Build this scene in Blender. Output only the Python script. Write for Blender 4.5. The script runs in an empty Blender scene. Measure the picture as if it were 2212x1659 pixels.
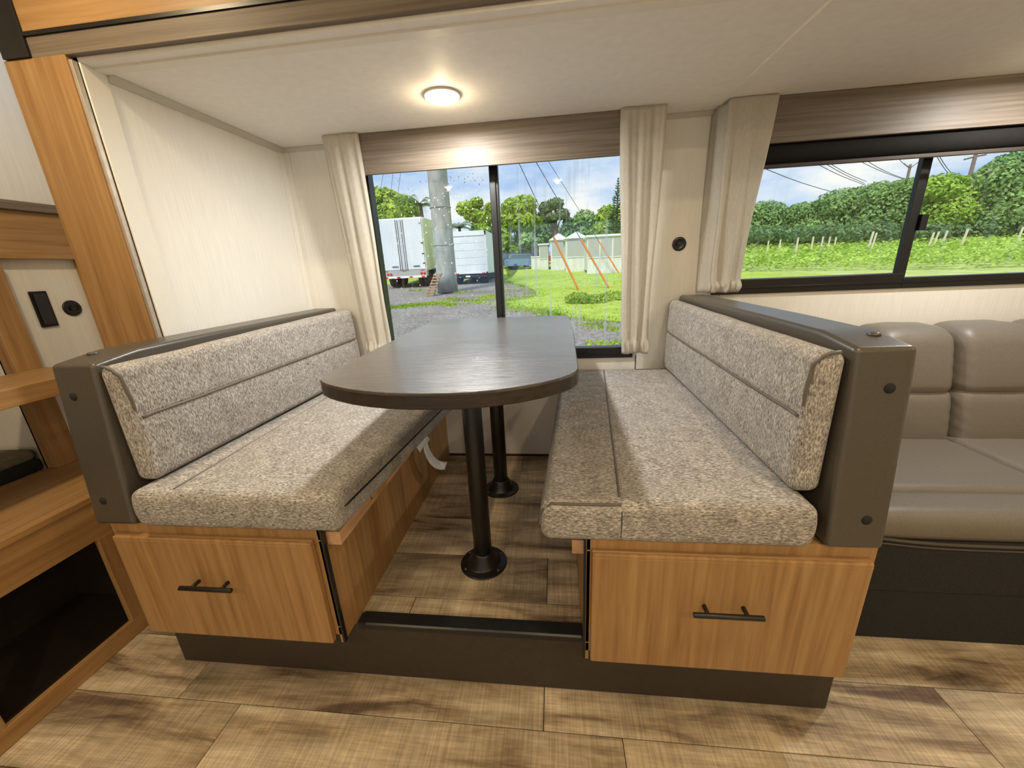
import bpy, math, random
from mathutils import Vector, Matrix, noise
random.seed(7)
sc = bpy.context.scene
COL = sc.collection
PI = math.pi

# ------------------------------------------------------------------ camera
CAM = Vector((0.0, 0.0, 1.33))
RM = ((0.9934869, 0.10455344, -0.04530297),      # rows: image right, image down, forward in world axes
      (-0.0125749, -0.29455166, -0.95555282),
      (-0.1132504, 0.94989889, -0.29131847))
FPX = 831.0
cd = bpy.data.cameras.new('camera'); cam = bpy.data.objects.new('camera', cd); COL.objects.link(cam)
rx, dn, fw = (Vector(r) for r in RM)
m3 = Matrix((rx, -dn, -fw)).transposed()
cam.matrix_world = Matrix.Translation(CAM) @ m3.to_4x4()
cd.sensor_fit = 'HORIZONTAL'; cd.sensor_width = 36.0; cd.lens = 36.0 * FPX / 2212.0
cd.clip_start = 0.02; cd.clip_end = 800
sc.camera = cam

def at(px, py, Y):
    """point of the place seen at a photo pixel, at depth Y"""
    r = rx * (px - 1106) + dn * (py - 829.5) + fw * FPX
    return CAM + r * (Y / r.y)

# ------------------------------------------------------------------ view, sky, sun
sc.view_settings.view_transform = 'Standard'
sc.view_settings.look = 'None'
sc.view_settings.gamma = 1.0
sc.view_settings.use_curve_mapping = False
sc.view_settings.exposure = 0.55

SKY_STRENGTH = 1.2
LAMP_W = 9.0           # main aisle lamps
SLIDE_W = 12.5         # lamps in the slide-out
w = bpy.data.worlds.new('sky'); sc.world = w; w.use_nodes = True
nt = w.node_tree; nt.nodes.clear()
def wn(t, **k):
    n = nt.nodes.new(t)
    for a, b in k.items(): setattr(n, a, b)
    return n
tc = wn('ShaderNodeTexCoord')
mp = wn('ShaderNodeMapping'); mp.inputs['Scale'].default_value = (2.2, 2.2, 6.0); mp.inputs['Location'].default_value = (3.1, .4, .2)
nz = wn('ShaderNodeTexNoise'); nz.inputs['Scale'].default_value = 1.6; nz.inputs['Detail'].default_value = 7; nz.inputs['Roughness'].default_value = .58
rp = wn('ShaderNodeValToRGB')
rp.color_ramp.elements[0].position = .36; rp.color_ramp.elements[0].color = (.20, .33, .58, 1)
rp.color_ramp.elements[1].position = .66; rp.color_ramp.elements[1].color = (.66, .65, .62, 1)
e = rp.color_ramp.elements.new(.50); e.color = (.40, .48, .60, 1)
bg = wn('ShaderNodeBackground'); bg.inputs['Strength'].default_value = SKY_STRENGTH
ow = wn('ShaderNodeOutputWorld')
L = nt.links.new
L(tc.outputs['Generated'], mp.inputs['Vector']); L(mp.outputs[0], nz.inputs['Vector'])
L(nz.outputs['Fac'], rp.inputs['Fac']); L(rp.outputs['Color'], bg.inputs['Color']); L(bg.outputs[0], ow.inputs['Surface'])

sd = bpy.data.lights.new('sun', 'SUN'); sd.energy = 2.5; sd.angle = math.radians(12); sd.color = (1, .95, .86)
so = bpy.data.objects.new('sun', sd); COL.objects.link(so); so.location = (0, -20, 60)
so.rotation_euler = (math.radians(36), 0, math.radians(-25))

# ------------------------------------------------------------------ materials
def srgb(r, g, b):
    f = lambda c: (c / 255 / 12.92) if c / 255 <= .04045 else ((c / 255 + .055) / 1.055) ** 2.4
    return (f(r), f(g), f(b), 1)

MAT = {}
def mat(name, stops, scale=(20, 20, 20), rough=.5, bump=0.0, spec=.5, detail=4, metallic=0, translucent=0, nrough=.55,
        dist=0.0, second=None, island=0.0, rnd=0.0, coat=0.0):
    """procedural noise material. stops: [(pos, rgb)...]; second: (scale3, lo, hi, amount) multiplies value"""
    m = bpy.data.materials.new(name); m.use_nodes = True; MAT[name] = m
    t = m.node_tree; N = t.nodes; K = t.links.new
    p = N['Principled BSDF']; out = N['Material Output']
    c = N.new('ShaderNodeTexCoord'); oi = N.new('ShaderNodeObjectInfo')
    mu = N.new('ShaderNodeVectorMath'); mu.operation = 'MULTIPLY_ADD'
    comb = N.new('ShaderNodeCombineXYZ')
    for i in range(3): K(oi.outputs['Random'], comb.inputs[i])
    K(comb.outputs[0], mu.inputs[0]); mu.inputs[1].default_value = (7.3, 5.1, 9.7); K(c.outputs['Object'], mu.inputs[2])
    mpn = N.new('ShaderNodeMapping'); mpn.inputs['Scale'].default_value = scale; K(mu.outputs[0], mpn.inputs['Vector'])
    no = N.new('ShaderNodeTexNoise'); no.inputs['Scale'].default_value = 1; no.inputs['Detail'].default_value = detail
    no.inputs['Roughness'].default_value = nrough; no.inputs['Distortion'].default_value = dist
    K(mpn.outputs[0], no.inputs['Vector'])
    r = N.new('ShaderNodeValToRGB'); cr = r.color_ramp
    cr.elements[0].position = stops[0][0]; cr.elements[0].color = stops[0][1]
    cr.elements[1].position = stops[-1][0]; cr.elements[1].color = stops[-1][1]
    for q in stops[1:-1]:
        e = cr.elements.new(q[0]); e.color = q[1]
    K(no.outputs['Fac'], r.inputs['Fac'])
    colout = r.outputs['Color']
    height = no.outputs['Fac']
    def mulval(src, colr):
        x = N.new('ShaderNodeMix'); x.data_type = 'RGBA'; x.blend_type = 'MULTIPLY'; x.inputs['Factor'].default_value = 1
        K(colr, x.inputs['A']); K(src, x.inputs['B']); return x.outputs['Result']
    if second:
        s2, lo, hi, dt = second
        m2 = N.new('ShaderNodeMapping'); m2.inputs['Scale'].default_value = s2; K(mu.outputs[0], m2.inputs['Vector'])
        n2 = N.new('ShaderNodeTexNoise'); n2.inputs['Scale'].default_value = 1; n2.inputs['Detail'].default_value = dt
        K(m2.outputs[0], n2.inputs['Vector'])
        mr = N.new('ShaderNodeMapRange'); mr.inputs['From Min'].default_value = .32; mr.inputs['From Max'].default_value = .68
        mr.inputs['To Min'].default_value = lo; mr.inputs['To Max'].default_value = hi; K(n2.outputs['Fac'], mr.inputs['Value'])
        colout = mulval(mr.outputs[0], colout)
    if rnd:
        mr = N.new('ShaderNodeMapRange'); mr.inputs['To Min'].default_value = 1 - rnd; mr.inputs['To Max'].default_value = 1 + rnd
        K(oi.outputs['Random'], mr.inputs['Value']); colout = mulval(mr.outputs[0], colout)
    if island:
        ge = N.new('ShaderNodeNewGeometry')
        mr = N.new('ShaderNodeMapRange'); mr.inputs['To Min'].default_value = 1 - island; mr.inputs['To Max'].default_value = 1 + island
        K(ge.outputs['Random Per Island'], mr.inputs['Value']); colout = mulval(mr.outputs[0], colout)
    K(colout, p.inputs['Base Color'])
    p.inputs['Roughness'].default_value = rough; p.inputs['Specular IOR Level'].default_value = spec; p.inputs['Metallic'].default_value = metallic
    p.inputs['Coat Weight'].default_value = coat; p.inputs['Coat Roughness'].default_value = .2
    if bump:
        b = N.new('ShaderNodeBump'); b.inputs['Strength'].default_value = bump; b.inputs['Distance'].default_value = .002
        K(height, b.inputs['Height']); K(b.outputs['Normal'], p.inputs['Normal'])
    if translucent:
        tr = N.new('ShaderNodeBsdfTranslucent'); mx = N.new('ShaderNodeMixShader'); mx.inputs[0].default_value = translucent
        K(colout, tr.inputs['Color']); K(p.outputs[0], mx.inputs[1]); K(tr.outputs[0], mx.inputs[2]); K(mx.outputs[0], out.inputs['Surface'])
    return m

def plain(name, c, rough=.5, spec=.5, metallic=0, var=.08, scale=40):
    lo = tuple(x * (1 - var) for x in c[:3]) + (1,); hi = tuple(min(1, x * (1 + var)) for x in c[:3]) + (1,)
    return mat(name, [(.35, lo), (.65, hi)], (scale,) * 3, rough, 0, spec, 2, metallic)

def wood(name, a, b, c, axis, rough=.42, fine=60, coarse=5, bump=.08, spec=.4, rnd=.05, coat=0.0):
    s = [fine * .9] * 3; s['xyz'.index(axis)] = coarse * .5
    s2 = [6, 6, 6]; s2['xyz'.index(axis)] = .9
    return mat(name, [(.22, a), (.5, b), (.80, c)], tuple(s), rough, bump, spec, 6, second=(tuple(s2), .88, 1.07, 5), dist=.25, rnd=rnd, coat=coat)

H1, H2, H3 = srgb(140, 104, 62), srgb(168, 130, 84), srgb(186, 151, 104)
for ax in 'xyz': wood('honey_wood_' + ax, H1, H2, H3, ax)
B1, B2, B3 = srgb(90, 80, 70), srgb(118, 107, 95), srgb(140, 129, 116)
for ax in 'xyz': wood('brown_wood_' + ax, B1, B2, B3, ax, rough=.5, fine=90, coarse=4, bump=.25)
wood('table_wood', srgb(70, 65, 62), srgb(92, 87, 84), srgb(118, 113, 110), 'x', rough=.24, fine=420, coarse=22, bump=.7, spec=1.0, coat=.25)
wood('table_edge', srgb(40, 34, 30), srgb(54, 47, 42), srgb(66, 58, 52), 'x', rough=.45)
wood('pale_wood', srgb(176, 134, 98), srgb(200, 158, 120), srgb(214, 176, 140), 'y')
WALL = srgb(226, 220, 203)
mat('wallpaper', [(.3, srgb(232, 229, 221)), (.7, srgb(240, 238, 231))], (160, 160, 6), .55, .05, .3, 3)
mat('ceiling_vinyl', [(.3, srgb(238, 236, 231)), (.7, srgb(244, 242, 238))], (30, 30, 30), .6, .03, .3, 3)
plain('white_trim', srgb(234, 231, 222), .45, var=.01)
plain('grey_trim', srgb(196, 193, 182), .5, var=.01)
plain('silver_trim', srgb(190, 182, 172), .35, metallic=.4)
plain('black_metal', srgb(24, 23, 22), .35)
plain('black_gloss', srgb(18, 18, 20), .25)
plain('black_frame', srgb(17, 17, 17), .38)
plain('black_nosing', srgb(44, 45, 47), .3, metallic=.3)
plain('dark_riser', srgb(62, 53, 44), .6)
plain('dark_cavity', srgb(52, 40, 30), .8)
plain('screw_steel', srgb(120, 118, 114), .3, metallic=.8)
plain('shade_fabric', srgb(30, 28, 27), .85, .2)
plain('paper', srgb(236, 236, 232), .7)
plain('bracket_white', srgb(228, 226, 220), .5)
FA, FB, FC = srgb(84, 80, 76), srgb(160, 155, 149), srgb(222, 217, 210)
for ax in 'xyz':
    s = [330.] * 3; s['xyz'.index(ax)] = 105.
    mat('tweed_' + ax, [(.30, FA), (.5, FB), (.70, FC)], tuple(s), .9, .35, .15, 3, nrough=.7, second=((26, 26, 26), .86, 1.1, 2))
mat('vinyl', [(.3, srgb(72, 67, 60)), (.7, srgb(81, 76, 68))], (260, 260, 260), .34, .12, .7, 2)
mat('sofa_vinyl', [(.3, srgb(112, 105, 95)), (.7, srgb(124, 117, 107))], (240, 240, 240), .45, .15, .55, 2)
mat('sofa_base_fabric', [(.3, srgb(44, 44, 45)), (.7, srgb(54, 54, 55))], (200, 200, 200), .8, .1, .2, 2)
plain('piping', srgb(104, 98, 90), .45)
plain('thread', srgb(196, 188, 174), .7)
plain('zip_dark', srgb(26, 26, 30), .6)
mat('linen', [(.3, srgb(224, 219, 207)), (.7, srgb(238, 234, 224))], (300, 300, 40), .85, .1, .1, 3, translucent=.5)
mat('mattress_grey', [(.3, srgb(120, 116, 100)), (.7, srgb(142, 138, 120))], (60, 60, 60), .9, .1, .1, 3)
plain('mattress_side', srgb(34, 33, 32), .9)

# plank floor
def plank_mat(name, tint):
    m = bpy.data.materials.new(name); m.use_nodes = True; MAT[name] = m
    t = m.node_tree; N = t.nodes; K = t.links.new; p = N['Principled BSDF']
    c = N.new('ShaderNodeTexCoord'); oi = N.new('ShaderNodeObjectInfo')
    comb = N.new('ShaderNodeCombineXYZ')
    for i in range(3): K(oi.outputs['Random'], comb.inputs[i])
    mu = N.new('ShaderNodeVectorMath'); mu.operation = 'MULTIPLY_ADD'; K(comb.outputs[0], mu.inputs[0]); mu.inputs[1].default_value = (17, 11, 5); K(c.outputs['Object'], mu.inputs[2])
    def nz(scale, det, rough=.6, dist=0):
        a = N.new('ShaderNodeMapping'); a.inputs['Scale'].default_value = scale; K(mu.outputs[0], a.inputs['Vector'])
        n = N.new('ShaderNodeTexNoise'); n.inputs['Scale'].default_value = 1; n.inputs['Detail'].default_value = det; n.inputs['Roughness'].default_value = rough
        n.inputs['Distortion'].default_value = dist
        K(a.outputs[0], n.inputs['Vector']); return n.outputs['Fac']
    base = nz((1.6, 11, 3), 5, .6, .6)
    r = N.new('ShaderNodeValToRGB'); r.color_ramp.elements[0].position = .34; r.color_ramp.elements[1].position = .70
    r.color_ramp.elements[0].color = srgb(118, 98, 80); r.color_ramp.elements[1].color = srgb(228, 212, 184)
    e = r.color_ramp.elements.new(.46); e.color = srgb(188, 168, 138)
    K(base, r.inputs['Fac'])
    saw = nz((170, 5, 1), 3, .6); grain = nz((9, 190, 1), 4, .65); patch = nz((5, 14, 1), 3)
    def mul(src, lo, hi, col, a=.35, b=.65):
        mr = N.new('ShaderNodeMapRange'); mr.inputs['From Min'].default_value = a; mr.inputs['From Max'].default_value = b
        mr.inputs['To Min'].default_value = lo; mr.inputs['To Max'].default_value = hi; K(src, mr.inputs['Value'])
        x = N.new('ShaderNodeMix'); x.data_type = 'RGBA'; x.blend_type = 'MULTIPLY'; x.inputs['Factor'].default_value = 1
        K(col, x.inputs['A']); K(mr.outputs[0], x.inputs['B']); return x.outputs['Result']
    col = mul(saw, .80, 1.12, r.outputs['Color']); col = mul(grain, .85, 1.1, col); col = mul(patch, .72, 1.1, col)
    mr = N.new('ShaderNodeMapRange'); mr.inputs['To Min'].default_value = .86; mr.inputs['To Max'].default_value = 1.1; K(oi.outputs['Random'], mr.inputs['Value'])
    x = N.new('ShaderNodeMix'); x.data_type = 'RGBA'; x.blend_type = 'MULTIPLY'; x.inputs['Factor'].default_value = 1
    K(col, x.inputs['A']); K(mr.outputs[0], x.inputs['B'])
    K(x.outputs['Result'], p.inputs['Base Color']); p.inputs['Roughness'].default_value = .5; p.inputs['Specular IOR Level'].default_value = .35
    b = N.new('ShaderNodeBump'); b.inputs['Strength'].default_value = .25; b.inputs['Distance'].default_value = .001; K(saw, b.inputs['Height']); K(b.outputs[0], p.inputs['Normal'])
plank_mat('plank', None)

# glass: clear pane with a faint reflection and dried rain streaks
def glass_mat(name, streak):
    m = bpy.data.materials.new(name); m.use_nodes = True; MAT[name] = m
    t = m.node_tree; N = t.nodes; K = t.links.new; out = N['Material Output']; N.remove(N['Principled BSDF'])
    tr = N.new('ShaderNodeBsdfTransparent'); tr.inputs['Color'].default_value = (.95, .97, .97, 1)
    gl = N.new('ShaderNodeBsdfGlossy'); gl.inputs['Roughness'].default_value = .0
    lw = N.new('ShaderNodeLayerWeight'); pw = N.new('ShaderNodeMath'); pw.operation = 'POWER'; K(lw.outputs['Facing'], pw.inputs[0]); pw.inputs[1].default_value = 5
    lw.inputs['Blend'].default_value = .5; fr = N.new('ShaderNodeMapRange'); fr.inputs['To Min'].default_value = .04; K(pw.outputs[0], fr.inputs['Value'])
    mx = N.new('ShaderNodeMixShader'); K(fr.outputs[0], mx.inputs[0]); K(tr.outputs[0], mx.inputs[1]); K(gl.outputs[0], mx.inputs[2])
    c = N.new('ShaderNodeTexCoord'); a = N.new('ShaderNodeMapping'); a.inputs['Scale'].default_value = (38, 1, 3.0); K(c.outputs['Object'], a.inputs['Vector'])
    n = N.new('ShaderNodeTexNoise'); n.inputs['Scale'].default_value = 1; n.inputs['Detail'].default_value = 4; K(a.outputs[0], n.inputs['Vector'])
    mr = N.new('ShaderNodeMapRange'); mr.inputs['From Min'].default_value = .56; mr.inputs['From Max'].default_value = .72; mr.inputs['To Max'].default_value = streak
    K(n.outputs['Fac'], mr.inputs['Value'])
    df = N.new('ShaderNodeBsdfTranslucent'); df.inputs['Color'].default_value = (.95, .95, .95, 1)
    m2 = N.new('ShaderNodeMixShader'); K(mr.outputs[0], m2.inputs[0]); K(mx.outputs[0], m2.inputs[1]); K(df.outputs[0], m2.inputs[2])
    K(m2.outputs[0], out.inputs['Surface'])
glass_mat('pane_clear', .05); glass_mat('pane_streaked', .38)
m = mat('raindrop', [(0, srgb(235, 240, 240)), (1, srgb(250, 250, 250))], (1, 1, 1), .05, 0, .8); m.node_tree.nodes['Principled BSDF'].inputs['Alpha'].default_value = .45

def emit(name, col, s):
    m = bpy.data.materials.new(name); m.use_nodes = True; MAT[name] = m
    p = m.node_tree.nodes['Principled BSDF']; p.inputs['Base Color'].default_value = col
    p.inputs['Emission Color'].default_value = col; p.inputs['Emission Strength'].default_value = s
emit('lamp_diffuser', (1, .80, .45, 1), 1.4)

# outdoors
mat('gravel', [(.30, srgb(92, 88, 86)), (.5, srgb(136, 130, 126)), (.72, srgb(182, 176, 170))], (9, 9, 9), .95, .3, .1, 8, nrough=.75, second=((.5, .5, .5), .85, 1.12, 3))
mat('lawn', [(.30, srgb(126, 152, 56)), (.5, srgb(162, 184, 74)), (.72, srgb(190, 200, 110))], (2.4, 5, 2), .9, 0, .1, 6, nrough=.7)
mat('grass_blade', [(.3, srgb(120, 160, 40)), (.7, srgb(182, 206, 74))], (.6, .6, .6), .8, 0, .1, 2, island=.25, translucent=.3)
mat('field_soil', [(.3, srgb(150, 168, 90)), (.7, srgb(196, 206, 130))], (.8, .8, .8), .95, 0, .1, 5)
mat('leaf_bright', [(.3, srgb(132, 166, 56)), (.7, srgb(192, 212, 96))], (.5, .5, .5), .7, 0, .2, 3, island=.35, translucent=.35)
mat('leaf_mid', [(.3, srgb(112, 152, 88)), (.7, srgb(168, 196, 124))], (.35, .35, .35), .7, 0, .2, 3, island=.35, translucent=.35)
mat('leaf_dark', [(.3, srgb(84, 118, 76)), (.7, srgb(132, 160, 112))], (.5, .5, .5), .7, 0, .2, 3, island=.35, translucent=.3)
mat('leaf_crop', [(.3, srgb(138, 178, 60)), (.7, srgb(200, 222, 112))], (.3, .3, .3), .7, 0, .2, 3, island=.25, translucent=.35)
plain('bark', srgb(112, 98, 82), .9, var=.2, scale=8)
mat('concrete_pole', [(.3, srgb(148, 150, 142)), (.7, srgb(190, 190, 180))], (3, 3, 1.2), .85, .1, .2, 5)
plain('weathered_pole', srgb(120, 104, 88), .9)
plain('wire', srgb(66, 68, 72), .6)
plain('orange_sleeve', srgb(232, 138, 54), .5)
mat('trailer_white', [(.3, srgb(218, 226, 230)), (.7, srgb(236, 240, 242))], (1.2, 1.2, .4), .5, 0, .4, 4)
mat('trailer_side', [(.3, srgb(196, 204, 110)), (.7, srgb(232, 236, 190))], (.5, .5, .5), .5, 0, .4, 3)
mat('siding', [(.3, srgb(206, 206, 196)), (.7, srgb(228, 228, 220))], (6, 6, .5), .7, 0, .3, 3)
plain('siding_grey', srgb(178, 178, 170), .8)
plain('roof_white', srgb(236, 238, 240), .5)
plain('tail_red', srgb(206, 44, 44), .35)
plain('reflect_white', srgb(240, 240, 238), .4)
plain('rubber', srgb(30, 30, 31), .85)
plain('under_dark', srgb(46, 48, 52), .8)
plain('pallet_wood', srgb(156, 128, 104), .9, var=.2, scale=12)
plain('car_dark', srgb(70, 84, 98), .3)
plain('car_blue', srgb(122, 150, 180), .3)
plain('car_white', srgb(232, 234, 236), .3)
plain('car_red', srgb(196, 70, 62), .3)
plain('car_glass', srgb(96, 116, 126), .1)
plain('stake', srgb(214, 206, 176), .8)

# ------------------------------------------------------------------ mesh helpers
class MB:
    def __init__(s): s.v = []; s.f = []
    def add(s, vs, fs):
        n = len(s.v); s.v += [tuple(x) for x in vs]; s.f += [tuple(i + n for i in q) for q in fs]; return s
    def box(s, x0, x1, y0, y1, z0, z1, fn=None):
        vs = [(x0, y0, z0), (x1, y0, z0), (x1, y1, z0), (x0, y1, z0), (x0, y0, z1), (x1, y0, z1), (x1, y1, z1), (x0, y1, z1)]
        if fn: vs = [fn(Vector(q)) for q in vs]
        return s.add(vs, [(0, 3, 2, 1), (4, 5, 6, 7), (0, 1, 5, 4), (1, 2, 6, 5), (2, 3, 7, 6), (3, 0, 4, 7)])
    def rbox(s, lo, hi, r=.004, k=1, n=(1, 1, 1), fn=None):
        """rounded box: k arc segments on each edge, n divisions of the flat parts"""
        lo = Vector(lo); hi = Vector(hi); r = min(r, *(.499 * (hi[i] - lo[i]) for i in range(3)))
        axes = []
        for i in range(3):
            a = [lo[i] + r * (1 - math.tan(PI / 4 * (1 - j / k))) for j in range(k)]
            b = [hi[i] - r * (1 - math.tan(PI / 4 * (1 - j / k))) for j in range(k)][::-1]
            mid = [lo[i] + r + (hi[i] - lo[i] - 2 * r) * j / n[i] for j in range(n[i] + 1)]
            axes.append(a + mid + b)
        idx = {}; vs = []; fs = []
        def vid(i, j, l):
            key = (i, j, l)
            if key not in idx:
                q = Vector((axes[0][i], axes[1][j], axes[2][l]))
                c = Vector([min(max(q[t], lo[t] + r), hi[t] - r) for t in range(3)])
                d = q - c
                if d.length > 1e-9: q = c + d.normalized() * r
                if fn: q = fn(q)
                idx[key] = len(vs); vs.append(q)
            return idx[key]
        X, Y, Z = (len(a) - 1 for a in axes)
        for i in range(X):
            for j in range(Y):
                fs.append((vid(i, j, 0), vid(i, j + 1, 0), vid(i + 1, j + 1, 0), vid(i + 1, j, 0)))
                fs.append((vid(i, j, Z), vid(i + 1, j, Z), vid(i + 1, j + 1, Z), vid(i, j + 1, Z)))
        for i in range(X):
            for l in range(Z):
                fs.append((vid(i, 0, l), vid(i + 1, 0, l), vid(i + 1, 0, l + 1), vid(i, 0, l + 1)))
                fs.append((vid(i, Y, l), vid(i, Y, l + 1), vid(i + 1, Y, l + 1), vid(i + 1, Y, l)))
        for j in range(Y):
            for l in range(Z):
                fs.append((vid(0, j, l), vid(0, j, l + 1), vid(0, j + 1, l + 1), vid(0, j + 1, l)))
                fs.append((vid(X, j, l), vid(X, j + 1, l), vid(X, j + 1, l + 1), vid(X, j, l + 1)))
        return s.add(vs, fs)
    def tube(s, pts, r, n=8, closed=False):
        pts = [Vector(p) for p in pts]; rr = r if isinstance(r, (list, tuple)) else [r] * len(pts)
        rings = []; up = None
        for i, p in enumerate(pts):
            a = pts[i - 1] if i else (pts[-1] if closed else p); b = pts[i + 1] if i < len(pts) - 1 else (pts[0] if closed else p)
            d = (b - a).normalized()
            if up is None:
                up = d.orthogonal().normalized()
            else:
                up = (up - d * up.dot(d)); up = up.normalized() if up.length > 1e-6 else d.orthogonal().normalized()
            sd_ = d.cross(up)
            rings.append([p + (up * math.cos(2 * PI * j / n) + sd_ * math.sin(2 * PI * j / n)) * rr[i] for j in range(n)])
        vs = [q for ring in rings for q in ring]; fs = []
        R = len(rings)
        for i in range(R if closed else R - 1):
            for j in range(n):
                a = i * n + j; b = i * n + (j + 1) % n; c = ((i + 1) % R) * n + (j + 1) % n; d = ((i + 1) % R) * n + j
                fs.append((a, b, c, d))
        if not closed: fs += [tuple(range(n))[::-1], tuple(range((R - 1) * n, R * n))]
        return s.add(vs, fs)
    def lathe(s, prof, c=(0, 0, 0), n=28, axis='z'):
        c = Vector(c); vs = []; fs = []
        for (r, h) in prof:
            for j in range(n):
                a = 2 * PI * j / n; q = Vector((r * math.cos(a), r * math.sin(a), h))
                if axis == 'y': q = Vector((q.x, q.z, q.y))
                if axis == 'x': q = Vector((q.z, q.x, q.y))
                vs.append(c + q)
        for i in range(len(prof) - 1):
            for j in range(n):
                fs.append((i * n + j, i * n + (j + 1) % n, (i + 1) * n + (j + 1) % n, (i + 1) * n + j))
        fs += [tuple(range(n))[::-1], tuple(range((len(prof) - 1) * n, len(prof) * n))]
        return s.add(vs, fs)
    def prism(s, poly, a, b, axis='z'):
        """polygon extruded along axis from a to b; poly in the other two axes (in xyz order)"""
        def mk(u, v, h): return {'z': (u, v, h), 'y': (u, h, v), 'x': (h, u, v)}[axis]
        n = len(poly); vs = [mk(u, v, a) for u, v in poly] + [mk(u, v, b) for u, v in poly]
        fs = [tuple(range(n))[::-1], tuple(range(n, 2 * n))] + [(i, (i + 1) % n, (i + 1) % n + n, i + n) for i in range(n)]
        return s.add(vs, fs)
    def grid(s, fn, nu, nv):
        vs = [fn(i / nu, j / nv) for j in range(nv + 1) for i in range(nu + 1)]
        fs = [(j * (nu + 1) + i, j * (nu + 1) + i + 1, (j + 1) * (nu + 1) + i + 1, (j + 1) * (nu + 1) + i) for j in range(nv) for i in range(nu)]
        return s.add(vs, fs)
    def sphere(s, c, r, n=8, m=6, sq=(1, 1, 1)):
        c = Vector(c); prof = []
        vs = []; fs = []
        for i in range(m + 1):
            t = PI * i / m
            for j in range(n):
                a = 2 * PI * j / n
                vs.append(c + Vector((math.sin(t) * math.cos(a) * sq[0], math.sin(t) * math.sin(a) * sq[1], math.cos(t) * sq[2])) * r)
        for i in range(m):
            for j in range(n):
                fs.append((i * n + j, (i + 1) * n + j, (i + 1) * n + (j + 1) % n, i * n + (j + 1) % n))
        return s.add(vs, fs)

WARM, SOFT = (1, .78, .48), (1, .98, .93)      # lamp colours: main aisle, slide-out
WLOC = {}
def build(mb, name, mt, parent=None, smooth=False, thick=0.0, sub=0, wn_=False):
    """link a mesh (world coordinates) as ONE object whose origin is at its own base"""
    xs = [v[0] for v in mb.v]; ys = [v[1] for v in mb.v]; zs = [v[2] for v in mb.v]
    o_ = Vector(((min(xs) + max(xs)) / 2, (min(ys) + max(ys)) / 2, min(zs)))
    me = bpy.data.meshes.new(name)
    me.from_pydata([(v[0] - o_.x, v[1] - o_.y, v[2] - o_.z) for v in mb.v], [], mb.f); me.validate(); me.update()
    if smooth: me.polygons.foreach_set('use_smooth', [True] * len(me.polygons))
    me.materials.append(MAT[mt])
    o = bpy.data.objects.new(name, me); COL.objects.link(o)
    pl = WLOC[parent.name] if parent else Vector((0, 0, 0))
    o.location = o_ - pl; o.parent = parent; WLOC[o.name] = o_
    if thick:
        q = o.modifiers.new('thickness', 'SOLIDIFY'); q.thickness = thick; q.offset = 0
    if sub:
        q = o.modifiers.new('smooth', 'SUBSURF'); q.levels = q.render_levels = sub
    if wn_:
        q = o.modifiers.new('normals', 'WEIGHTED_NORMAL'); q.weight = 80
    return o
def thing(name, loc, label, cat, group=None):
    o = bpy.data.objects.new(name, None); COL.objects.link(o); o.location = loc; o.empty_display_size = .1
    WLOC[o.name] = Vector(loc)
    return tag(o, label, cat, group)
def tag(o, label, cat, group=None):
    o['label'] = label; o['category'] = cat
    if group: o['group'] = group
    return o
def struct(o, label=None):
    o['kind'] = 'structure'
    if label: o['label'] = label
    return o
def sbox(name, mt, *b, parent=None, r=0):
    mb = MB()
    if r: mb.rbox((b[0], b[2], b[4]), (b[1], b[3], b[5]), r)
    else: mb.box(*b)
    return build(mb, name, mt, parent)
def N3(p, s): return noise.noise(Vector(p) * s)

# ================================================================== ROOM SHELL
YW = 2.10            # inner face of the slide-out's window wall
ZS = 0.23            # slide-out floor
ZC = 1.96            # slide-out ceiling
XL, XR = -1.378, 3.30
YP = 1.215           # plane of the slide-out opening
# floors with their planks
fl = struct(sbox('floor', 'dark_riser', -3.3, 3.4, -1.8, 1.25, -.06, -.004), 'rustic brown plank floor of the main aisle')
def planks(parent, x0, x1, ylines, z, starts, length, gap=.0022, th=.012):
    for i in range(len(ylines) - 1):
        y0, y1 = ylines[i], ylines[i + 1]
        x = starts[i % len(starts)]
        while x > x0: x -= length
        while x < x1:
            a, b = max(x, x0), min(x + length, x1)
            if b - a > .03:
                build(MB().rbox((a + gap / 2, y0 + gap / 2, z - th), (b - gap / 2, y1 - gap / 2, z), .0015), 'plank', 'plank', parent)
            x += length
planks(fl, -3.3, 3.4, [-1.8, -1.53, -1.32, -1.11, -.9, -.69, -.48, -.27, -.06, .15, .366, .585, .797, 1.011, 1.225], 0.0,
       [-.9, -.52, -1.35, .18, -.05, .6, -.338 - 1.22, .22], 1.22)
sf = struct(build(MB().box(XL, .80, .93, YW, .10, ZS - .004).box(.80, XR, 1.21, YW, .10, ZS - .004), 'floor_slide', 'dark_riser'), 'light rustic plank floor between the benches')
planks(sf, -.70, .12, [.962, 1.035, 1.25, 1.478, 1.70, 1.92, 2.10], ZS, [-.50, -.04, -.95, -.35, -.75, -.2], 1.22)

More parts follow.
